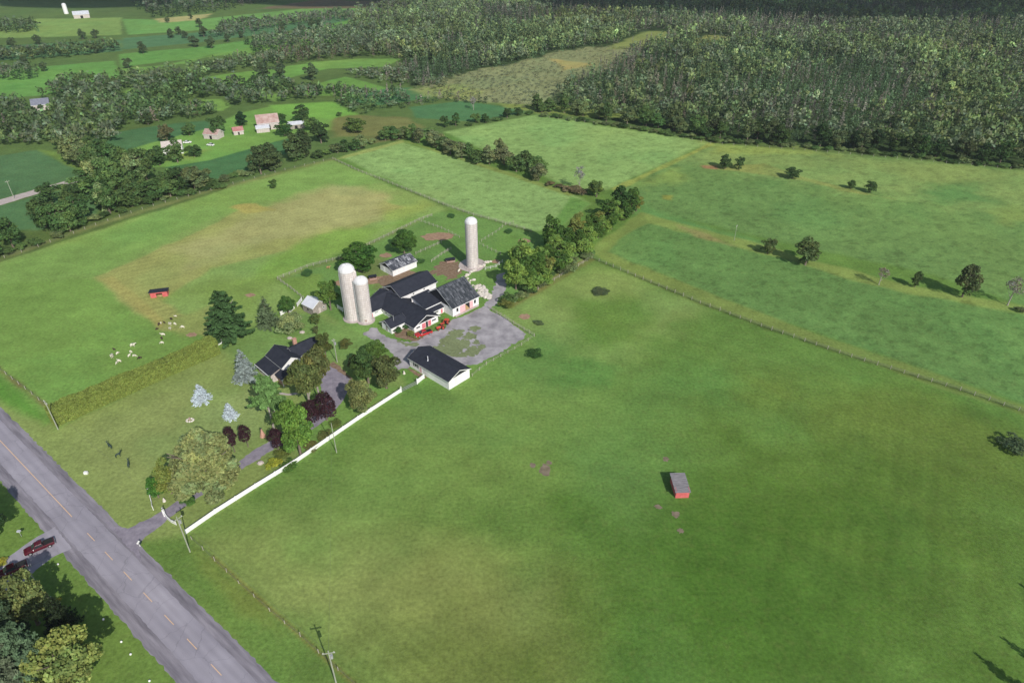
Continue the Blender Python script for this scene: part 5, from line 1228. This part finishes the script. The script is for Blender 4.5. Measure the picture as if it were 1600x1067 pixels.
for (u, v, tp, w, key, c, lab) in [(1133,264,242,21,'leafy1',(76,104,60),'left one of a close pair of trees high in the right meadow'),(1154,265,243,15,'leafy2',(76,104,60),'right one of a close pair of trees high in the right meadow'),(1238,279,263,24,'leafy3',(70,96,54),'low wind-bent tree between the meadow pairs'),
    (1329,295,281,14,'leafy4',(82,108,60),'smaller left tree of the farther meadow pair'),(1359,301,283,17,'leafy5',(72,98,56),'larger right tree of the farther meadow pair'),(1199,396,371,24,'leafy2',(96,112,68),'light green bushy tree at the head of the meadow row'),
    (1258,414,374,38,'leafy3',(92,110,66),'largest tree of the row between the right meadows'),(1373,445,413,20,'sparse1',(140,132,124),'greyish half-bare tree in the meadow row'),(1429,449,423,15,'leafy4',(84,104,60),'small green tree in the meadow row'),
    (1503,464,412,32,'leafy5',(84,96,62),'tall leaning tree in the meadow row with a long shadow'),(1574,477,432,28,'sparse0',(140,136,130),'bare grey tree at the right end of the meadow row'),(1592,487,478,14,'bush1',(92,104,72),'low bush at the right end of the meadow row')]:
    T('meadow_tree', key, (u, v), tp, w, lab, c)
# lower left garden, across the road
T('cherry_tree', 'fine0', (60,974), 903, 64, 'speckled orange and green tree nearest the pickups', (112,126,76))
T('dark_spruce', 'spruce0', (105,985), 928, 44, 'dark pointed spruce in the lower left garden', (44,58,34))
T('globe_maple', 'fine2', (122,1082), 1000, 88, 'round yellow-green tree at the bottom left', (134,150,84))
T('garden_pine', 'pine', (72,1078), 975, 70, 'blue-green feathery pine left of the yellow-green tree', (96,120,90))
T('garden_pine', 'pine', (30,1105), 1005, 80, 'grey-green feathery pine at the bottom left corner', (100,112,88))
T('dark_tree', 'fine1', (20,1030), 960, 66, 'dark shaded tree behind the two feathery pines', (70,88,60))
T('dark_tree', 'fine2', (-18,1000), 915, 80, 'dark leafy tree at the left edge below the black car', (58,82,44))
T('dark_tree', 'fine3', (-12,850), 775, 56, 'dark green tree cut by the left edge above the pickups', (62,86,50))
T('garden_pine', 'pine', (-40,1120), 990, 100, 'feathery pine at the bottom left corner edge', (92,108,80))
tree('flower_shrub', 'bush2', 88, 944, 1.0, 2.4, 'yellow flower shrub beside the dark pointed spruce', (190,180,70), 'shrub')
tree('flower_shrub', 'bush2', 4, 880, 1.2, 2.6, 'yellow-green flower shrub by the rear pickup', (170,170,70), 'shrub')
# conifers just right of the frame whose shadows reach in
tree('roadside_spruce', 'spruce0', *(np.array(G(1522,1018)) - np.array([-.5,.866])*17.5), 13, 6, 'spruce beyond the lower right edge, left one', (60,84,50), world=True)
tree('roadside_spruce', 'spruce1', *(np.array(G(1566,995)) - np.array([-.5,.866])*20), 15, 7, 'spruce beyond the lower right edge, right one', (60,84,50), world=True)
tree('roadside_spruce', 'spruce0', *(np.array(G(1588,908)) - np.array([-.5,.866])*22), 16, 7, 'spruce beyond the right edge', (60,84,50), world=True)

# clipped hedge: one long dense shape
def hedge():
    a, b = np.array(G(88,668)), np.array(G(345,553)); rs = np.random.RandomState(4); n = 60000
    L = np.linalg.norm(b-a); d = (b-a)/L; nn = np.array([-d[1], d[0]]); Wd, H = 4.2, 5.2
    s = rs.rand(n)*L; f = rs.rand(n); bulge = .35*vnoise(s, s*0, 3.0, 5) + .25*vnoise(s, s*0, 1.1, 6)
    side = np.where(f < .42, 0, np.where(f < .62, 2, 1))
    Hh = H*(.96 + .12*vnoise(s, s*0, 9, 8)) + bulge
    off = np.where(side == 0, .2, np.where(side == 2, Wd, rs.rand(n)*Wd)) + bulge*np.where(side == 0, -1, np.where(side == 2, 1, 0))
    z = np.where(side == 1, Hh, rs.rand(n)*Hh); z = z - np.where(side == 1, .6*((off/Wd-.5)*2)**4, 0) + rs.normal(0, .07, n)
    off = off + np.where(side == 0, .25*(z/H)**2, np.where(side == 2, -.25*(z/H)**2, 0)) + rs.normal(0, .07, n)
    ends = rs.rand(n) < .03; s = np.where(ends, np.where(rs.rand(n) < .5, 0, L), s); off = np.where(ends, rs.rand(n)*Wd, off); z = np.where(ends, rs.rand(n)*H*.9, z)
    P3 = np.stack([a[0]+d[0]*s+nn[0]*off, a[1]+d[1]*s+nn[1]*off, z], 1) - np.array([a[0], a[1], 0])
    nr = np.where((side == 0)[:, None], np.array([-nn[0], -nn[1], .3]), np.where((side == 2)[:, None], np.array([nn[0], nn[1], .3]), np.array([0, 0, 1])))
    t = rs.uniform(.7, 1.3, n) * (1 + .35*vnoise(s, z*2+off, .9, 9)); Tt = np.stack([t*rs.uniform(.95,1.15,n), t, t*.9], 1)
    V, TT = leafmesh('hedge', P3, nr, .26*rs.uniform(.6,1.4,n), Tt, None, rs)
    o = link('hedge', quadmesh('hedge', V, TT, M['leaf'])); o.location = (a[0], a[1], 0); o.color = (*lin((128,146,76)), 1)
    tag(o, 'long clipped yellow-green cedar hedge between the lawn and the pasture', 'hedge')
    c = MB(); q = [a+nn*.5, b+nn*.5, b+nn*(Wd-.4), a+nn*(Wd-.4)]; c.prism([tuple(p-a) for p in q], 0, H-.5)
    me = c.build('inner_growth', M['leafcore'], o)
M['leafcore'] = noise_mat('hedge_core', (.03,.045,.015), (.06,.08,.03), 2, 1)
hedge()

# hedgerows and belts: every tree on its own
def row(pts, label, group, h, w, cols, step=6.5, width=3, keys=('leafy',), name='hedgerow_tree', seed=1, cat='tree', pbush=0.2):
    rg = random.Random(seed); P = resample(GP(pts), step)
    for (x, y) in P:
        x += rg.uniform(-width, width); y += rg.uniform(-width, width); c = rg.choice(cols); j = rg.uniform(.85, 1.18)
        if rg.random() < pbush: key, hh, ww = 'bush%d' % rg.randrange(2), rg.uniform(2.2, 4), rg.uniform(5, 8)
        else:
            key = rg.choice(keys); key += str(rg.randrange(6 if key == 'leafy' else 2)); hh, ww = rg.uniform(*h), rg.uniform(*w)
        tree(name, key, x, y, hh, ww, label, tuple(min(255, q*j) for q in c), cat, group, world=True, rg=rg)
A, B_, D_ = (92,120,68), (74,104,58), (112,130,86)
row([(-10,402),(20,392),(52,382),(88,366),(125,350),(160,337)], 'dense tree in the belt at the left edge of the hayfield', 'trees at the left edge of the hayfield', (9,14), (9,13), [A,B_,B_], 7.5, 3, seed=3, pbush=.1)
row([(10,372),(70,352),(130,320),(180,300)], 'dense tree in the belt at the left edge of the hayfield', 'trees at the left edge of the hayfield', (8,12), (8,11), [A,B_], 11, 3, seed=4, pbush=.1)
row([(30,350),(90,325),(150,300),(185,288)], 'tree inside the thick belt between the lane and the hayfield', 'trees inside the thick belt by the lane', (9,13), (10,13), [A,B_], 9, 5, seed=31, pbush=.1)
row([(180,318),(225,308),(270,302),(310,292)], 'tree inside the thick clump at the hayfield corner', 'trees inside the hayfield corner clump', (9,13), (10,13), [A,B_,D_], 7, 5, seed=32, pbush=.1)
row([(165,334),(200,322),(240,311),(280,302),(318,292)], 'full green tree at the corner of the hayfield by the soya', 'trees at the hayfield corner', (10,14), (9,12), [A,B_,D_], 7, 3, seed=5, pbush=.1)
row([(165,300),(190,292),(215,285),(240,280)], 'pale-leaved tall tree behind the hayfield corner', 'tall trees behind the hayfield corner', (13,17), (11,14), [D_,A], 9, 3, seed=6, pbush=0)
row([(120,250),(138,262),(160,280),(172,296)], 'pale-leaved tall tree at the end of the field lane', 'tall trees at the end of the field lane', (13,17), (11,14), [(122,138,90),A], 9, 3, seed=7, pbush=0)
row([(110,240),(140,240),(175,250),(200,262)], 'dark tree between the lane and the old farm', 'trees between the lane and the old farm', (9,13), (9,12), [B_,A], 9, 4, seed=8, pbush=.1)
row([(330,290),(370,276),(400,268),(440,256),(480,248),(530,240)], 'low shrub along the top hedge of the hayfield', 'shrubs along the top hedge of the hayfield', (3,6), (6,9), [A,D_], 6, 2.5, seed=9, pbush=.55)
row([(408,272),(426,268)], 'big tree standing in the hedge below the soya field', 'big trees in the hedge below the soya field', (13,15), (12,14), [(84,104,64)], 8, 1, seed=10, pbush=0)
row([(462,252),(478,246)], 'tall tree standing at the old farm end of the hedge', 'tall trees at the old farm end of the hedge', (14,16), (11,13), [(84,104,64)], 9, 1, seed=11, pbush=0)
row([(540,238),(570,232),(600,222),(640,214),(668,207)], 'shrubby tree along the hedge above the upper green field', 'trees of the hedge above the upper field', (5,9), (7,10), [A,D_,B_], 6.5, 3, seed=12, pbush=.35)
row([(648,220),(670,226),(700,238),(730,250),(760,258)], 'leafy tree in the hedge down the middle of the upper fields', 'trees of the middle field hedge', (7,10), (8,11), [A,(112,124,86)], 6.0, 2.5, seed=13, pbush=.12)
row([(792,258),(808,270),(826,262),(846,284)], 'round pale-topped tree at the pond end of the middle hedge', 'round trees at the pond end of the middle hedge', (8,11), (10,12), [(120,130,92),A], 10, 2, seed=14, pbush=0)
tree('willow_tree', 'fine0', 783, 250, 12, 9, 'tall pale willow standing above the middle hedge', (122,136,92))
tree('hedge_tree', 'fine1', 932, 308, 8, 8, 'rounded tree by the field crossing next to the dead tree', (96,118,62))
row([(860,290),(885,298),(910,303)], 'low brown-green bramble along the ditch', 'brambles along the ditch', (1.5,2.5), (4,6), [(120,112,84)], 5, 1, seed=16, pbush=1, name='bramble_bush', cat='bush')
row([(695,200),(730,196),(770,188),(810,182),(845,176)], 'small tree along the upper edge of the green field', 'trees along the upper edge of the green field', (5,8), (6,9), [A,B_], 7, 2, seed=17, pbush=.4)
# forest edge, one by one
row([(845,174),(900,180),(950,188),(1000,196),(1050,205),(1105,216)], 'leafy tree at the near edge of the wood, left half', 'trees at the near edge of the wood, left half', (8,13), (8,11), [B_,A,D_], 7.5, 3, seed=18, pbush=.15)
row([(1110,217),(1180,222),(1240,227),(1330,234),(1420,242),(1510,251),(1610,262)], 'dark leafy tree at the near edge of the wood, right half', 'trees at the near edge of the wood, right half', (10,14), (9,12), [(58,84,46),(70,94,52),(84,98,66)], 7.0, 3, seed=19, pbush=.08)
for pl, lab in (([(-10,402),(60,380),(110,360),(170,338),(230,318),(300,303),(340,295)], 'low bush at the foot of the left tree belt'), ([(800,472),(830,456),(862,438),(900,412),(925,398)], 'low bush under the belt trees beside the farmyard'), ([(850,182),(950,196),(1050,212),(1110,219)], 'low bush at the foot of the near wood, left half'), ([(1120,222),(1240,230),(1330,238),(1420,246),(1510,255),(1610,265)], 'low bush at the foot of the near wood, right half'), ([(860,400),(905,370),(940,350),(985,335)], 'low bush inside the belt beside the farmyard')):
    row(pl, lab, lab.replace('low bush', 'bushes'), (2, 4), (6, 9), [A, B_, D_], 6, 1.5, seed=len(lab), pbush=1, name='hedge_bush', cat='bush')
# old farm
for (u, v, h, w, c, lab) in ((250,258,11,13,B_,'broad dark tree left of the old farmhouse'),(278,254,12,10,A,'tall tree in front of the old farmhouse'),(262,222,11,11,(104,108,76),'brownish tree behind the old farmhouse'),(304,245,7,10,B_,'round bush-like tree right of the old farmhouse'),(296,212,7,9,A,'spreading tree behind the parked white car'),
    (343,213,13,12,B_,'big round tree beside the faded pink roof shed'),(379,197,9,9,(46,78,46),'dark conifer-like tree behind the bright red roof shed'),(445,213,9,10,(60,96,48),'round green tree touching the old barn'),(440,190,5,7,B_,'small tree behind the old barn'),(473,190,10,11,(70,96,54),'round tree on the hay slope above the pale blue roof'),
    (490,205,9,11,A,'leafy tree right of the pale blue roofed shed'),(502,224,13,12,(62,86,50),'tall dark tree at the right end of the old farm'),(556,206,8,14,(92,116,58),'wide bushy tree in the scrub field'),(530,182,3,4,A,'tiny lone tree on the hay slope'),(232,195,8,9,(80,100,60),'tree at the top edge of the soya strip')):
    tree('farm_tree', 'leafy%d' % rnd.randrange(6), u, v, h, w, lab, c)
# lone trees scattered on the far strips
for k, (u, v, h) in enumerate([(201,107,9),(224,84,10),(305,74,11),(330,76,10),(268,60,9),(280,55,8),(319,58,11),(290,60,7),(443,47,9),(356,66,7),(378,60,7),(312,43,9),(298,30,6),(412,125,13),(438,124,13),(488,126,12),(275,128,8),(525,70,8),(440,52,8),(600,52,7),(470,52,9),(488,46,10),(500,44,9),(555,30,8),(350,50,8),(262,36,6),(150,60,9),(130,62,9),(60,70,9),(20,75,9),(150,84,8),(40,108,9),(70,112,8)]):
    tree('lone_tree', 'leafy%d' % (k % 6), u, v, h, h*.95, 'single tree standing among the distant field strips', (84,104,72), 'tree', 'lone trees on the distant field strips')

# ------------------------------------------------------------------ woodland: thousands of crowns, one object each wood
def tmpl(kind, seed, n):
    if kind == 'b': pos, d, s, T_ = crown_round(seed, n, 1.35, zc=.55, rz=.45, blobs=7, br=(.35,.5))
    elif kind == 'c': pos, d, s, T_ = crown_conifer(seed, n, 1.05, whorls=8, nb=7)
    else:
        rs = np.random.RandomState(seed); pos = np.stack([rs.normal(0, 1.0, n), rs.normal(0, 1.0, n), rs.uniform(1, 10, n)], 1); pos[:, :2] *= (1.1-pos[:, 2:]/10)
        d = dirs(rs, n); s = rs.uniform(.3, .75, n); T_ = np.ones((n, 3))*rs.uniform(.6, 1.15, (n, 1))
    rs = np.random.RandomState(seed+9); return leafmesh('t', pos, d, s, T_, None, rs, 1.5 if kind != 'd' else 2.2)
def wood(name, label, cat, polys, holes, spacing, hr, wr, mix, colf, seed, nq=46, ymax=1400):
    rs = np.random.RandomState(seed); P = GP(polys); xs = [p[0] for p in P]; ysv = [p[1] for p in P]
    x0, x1, y0, y1 = min(xs), max(xs), min(ysv), min(max(ysv), ymax)
    gx, gy = np.meshgrid(np.arange(x0, x1, spacing), np.arange(y0, y1, spacing)); x = gx.ravel() + rs.uniform(-.48, .48, gx.size)*spacing; y = gy.ravel() + rs.uniform(-.48, .48, gx.size)*spacing
    k = sdf(x, y, P) > 0
    for h_ in holes: k &= sdf(x, y, GP(h_)) < 0
    k &= np.abs(x) < 70 + .82*y
    x, y = x[k], y[k]; n = len(x)
    VV = []; TT = []
    tm = {kd: [tmpl(kd, 200+q, nq if kd != 'd' else 60) for q in range(5)] for kd in 'bcd'}
    pc = fbm(x, y, 120, seed, 3); u = rs.rand(n)
    kind = np.where(u < np.clip(mix[1] + pc*1.1, .02, .9), 1, np.where(u > 1 - np.clip(mix[2] + fbm(x, y, 80, seed+5, 3)*.9, 0, .7), 2, 0))
    H = rs.uniform(*hr, n) * (1 + .25*fbm(x, y, 50, seed+7, 3)); Wd = rs.uniform(*wr, n); a = rs.uniform(0, 6.28, n); ti = rs.randint(0, 5, n); col = colf(x, y, kind, rs)
    for ki, kd in enumerate('bcd'):
        for q in range(5):
            idx = np.where((kind == ki) & (ti == q))[0]
            if len(idx) == 0: continue
            V0, T0 = tm[kd][q]; ca, sa = np.cos(a[idx]), np.sin(a[idx]); ws = Wd[idx]/8*(.62 if ki == 1 else 1); m = len(V0)
            X = (V0[None, :, 0]*ca[:, None] - V0[None, :, 1]*sa[:, None])*ws[:, None] + x[idx][:, None]; Y = (V0[None, :, 0]*sa[:, None] + V0[None, :, 1]*ca[:, None])*ws[:, None] + y[idx][:, None]
            Z = V0[None, :, 2]*(H[idx]/10)[:, None]; VV.append(np.stack([X, Y, Z], -1).reshape(-1, 3)); TT.append((T0[None, :, :]*col[idx][:, None, :]).reshape(-1, 3))
    V = np.concatenate(VV); Tt = np.concatenate(TT)
    o = link(name, quadmesh(name, V, Tt, M['leaf'])); o.color = (1, 1, 1, 1); tag(o, label, cat, kind='stuff'); return n
def wcol(cb, cc, cd, yel=.25):
    cb, cc, cd = lin(cb), lin(cc), lin(cd)
    def f(x, y, kind, rs):
        n = len(x); c = np.where((kind == 0)[:, None], cb, np.where((kind == 1)[:, None], cc, cd)) * rs.uniform(.62, 1.5, (n, 1)) * (1 + .5*fbm(x, y, 70, 55, 3))[:, None]
        q = np.clip(fbm(x, y, 90, 66, 3) + rs.normal(0, .18, n), 0, .6)[:, None]*yel*2; c = c*(1-q) + c*np.array([1.7, 1.25, .8])*q
        gr = (np.clip(rs.rand(n) + fbm(x, y, 60, 91, 3)*.8, 0, 1) > .62)[:, None]; c = np.where(gr & (kind == 0)[:, None], c*.45 + lin((112,124,108))*.55*rs.uniform(.7,1.3,(n,1)), c)
        g = (rs.rand(n) < .05)[:, None]; return np.where(g, c*1.7 + .02, c)
    return f
CLEAR = [[(640,140),(700,122),(800,100),(880,80),(950,72),(1000,80),(940,112),(900,125),(880,135),(870,150),(900,165),(845,176),(800,165),(720,158)], [(945,78),(985,60),(1010,49),(1060,50),(1040,65),(1000,76)], [(1080,66),(1105,55),(1150,57),(1130,68),(1090,74)]]
FN = 0
FN += wood('forest', 'wide mixed wood with dead grey patches behind the meadows', 'forest', [(850,168),(1000,190),(1110,211),(1240,220),(1420,234),(1600,252),(1800,270),(2300,100),(2300,-62),(620,-62),(640,4),(560,20),(545,50),(620,62),(600,88),(640,100),(640,136),(720,126)], CLEAR, 5.4, (5.5,14), (5.5,10.5), (0,.26,.22), wcol((106,126,84),(88,114,82),(122,120,112)), 5, 52, 1150)
FN += wood('forest', 'dark distant woodland along the top of the view', 'forest', [(-300,-10),(0,2),(200,2),(240,30),(350,18),(420,2),(560,-6),(620,-6),(620,-100),(-300,-100)], [], 8.0, (9,14), (8,12), (0,.25,.05), wcol((62,84,52),(46,68,46),(110,105,105)), 6, 36, 1700)
NW = [([(186,200),(330,184),(350,170),(520,155),(560,168),(640,160),(640,150),(560,150),(470,150),(450,132),(330,134),(300,125),(186,140)], [[(286,170),(298,157),(345,155),(360,165),(350,174)], [(188,160),(192,143),(208,139),(216,150),(206,160)], [(400,150),(440,146),(455,152),(430,160)]], 'thick dark hedge belt behind the old farm', (64,92,50), (7,12)),
      ([(-60,235),(60,228),(100,240),(185,222),(190,205),(186,130),(100,130),(60,160),(-60,170)], [[(40,182),(42,158),(84,156),(90,180)], [(100,190),(150,178),(160,186),(110,200)]], 'bushy woodland at the far left below the distant strips', (72,96,56), (7,12)),
      ([(186,125),(290,118),(330,108),(420,92),(470,82),(545,72),(600,70),(620,88),(560,92),(480,98),(330,118),(300,128),(186,138)], [], 'belt of trees between the distant hay strips', (74,98,58), (7,12)),
      ([(330,60),(350,40),(440,30),(520,22),(560,24),(560,32),(440,42),(360,58)], [], 'thin line of trees between far strips', (72,92,62), (5,9)),
      ([(380,66),(470,52),(560,46),(640,64),(600,84),(545,72),(470,82),(400,84)], [], 'grey-green copse in the distant strips', (84,102,74), (6,11)),
      ([(600,112),(640,105),(640,136),(700,122),(690,142),(600,132),(540,118)], [], 'scrubby growth at the edge of the brown meadow', (84,100,70), (4,8)),
      ([(520,158),(560,168),(640,160),(700,150),(800,168),(690,160),(640,168),(560,180)], [], 'line of bushes between the soya fields', (70,96,54), (4,8)),
      ([(480,150),(560,150),(540,140),(470,138)], [], 'bushes along the hay strip', (72,98,54), (4,8)),
      ([(-120,130),(0,112),(60,112),(60,124),(0,128),(-120,150)], [], 'trees between the far left fields', (70,92,54), (6,10)),
      ([(-120,100),(0,86),(100,80),(186,74),(186,82),(100,92),(0,98),(-120,120)], [], 'line of trees across the far left fields', (70,92,54), (6,10)),
      ([(-120,60),(60,50),(60,40),(0,42),(-120,50)], [], 'dark trees near the distant pale barn', (60,82,50), (7,11))]
for k, (pl, ho, lab, c, hr) in enumerate(NW):
    FN += wood('woodland', lab, 'woodland', pl, ho, 5.5, hr, (6,9.5), (0,.08,.06), wcol(tuple(q+16 for q in c), (62,88,56), (136,126,122)), 20+k, 50)
# low brush on the brown meadow
FN += wood('scrub', 'low grey-green brush scattered on the brown meadow', 'scrub', CLEAR[0], [[(860,90),(930,98),(890,114)]], 4.6, (.7,2.4), (2.5,6), (0,.02,.15), wcol((104,112,84),(84,100,70),(130,120,100)), 44, 24)

# ------------------------------------------------------------------ a cloud far behind the camera, whose shadow lies on the distant wood
off = Vector((sdir.x, sdir.y, 0)) * (620/sdir.z)
cl = MB(); rc = random.Random(5)
for k in range(150):
    gx = rc.uniform(-1500, 1500); r = rc.uniform(70, 110)
    front = 960 if gx < 0 else max(845, 960 - gx*.27)
    depth = 420 if gx < 150 else 165
    gy = front - 35 + r*.7 + rc.uniform(0, max(0, depth - r*1.4))
    cl.ball((gx + off.x, gy + off.y, 620 + rc.uniform(-10, 20)), r, 10, squash=(1.6, .7, .3), jit=.06, rg=rc)
tag(cl.build('cloud', M['cloud'], smooth=True), kind='structure')
# air between the camera and the far fields
hz = MB().box(-2600, -400, -1, 2600, 2600, 125).build('haze', M['white']); tag(hz, kind='stuff')
hm = bpy.data.materials.new('haze'); hm.use_nodes = True; nt = hm.node_tree; nt.nodes.clear()
out = nt.nodes.new('ShaderNodeOutputMaterial'); pv = nt.nodes.new('ShaderNodeVolumePrincipled'); pv.inputs['Color'].default_value = (.80, .88, 1, 1); pv.inputs['Density'].default_value = .00007
nt.links.new(pv.outputs[0], out.inputs['Volume']); hz.data.materials.clear(); hz.data.materials.append(hm)
def _ord(n): return '%d%s' % (n, 'th' if 10 <= n % 100 <= 20 else {1:'st',2:'nd',3:'rd'}.get(n % 10, 'th'))
bylab = {}
for o in C.objects:
    if o.get('group') and o.get('category') in ('tree', 'bush'): bylab.setdefault(o['label'], []).append(o)
for lab, os_ in bylab.items():
    if len(os_) > 1:
        os_.sort(key=lambda o: o.location.x / (o.location.y*_c + CAM_H*_s))
        for i, o in enumerate(os_): o['label'] = lab + ', ' + _ord(i+1) + ' from left'
print('TREES', NTREE[0], 'WOOD', FN)
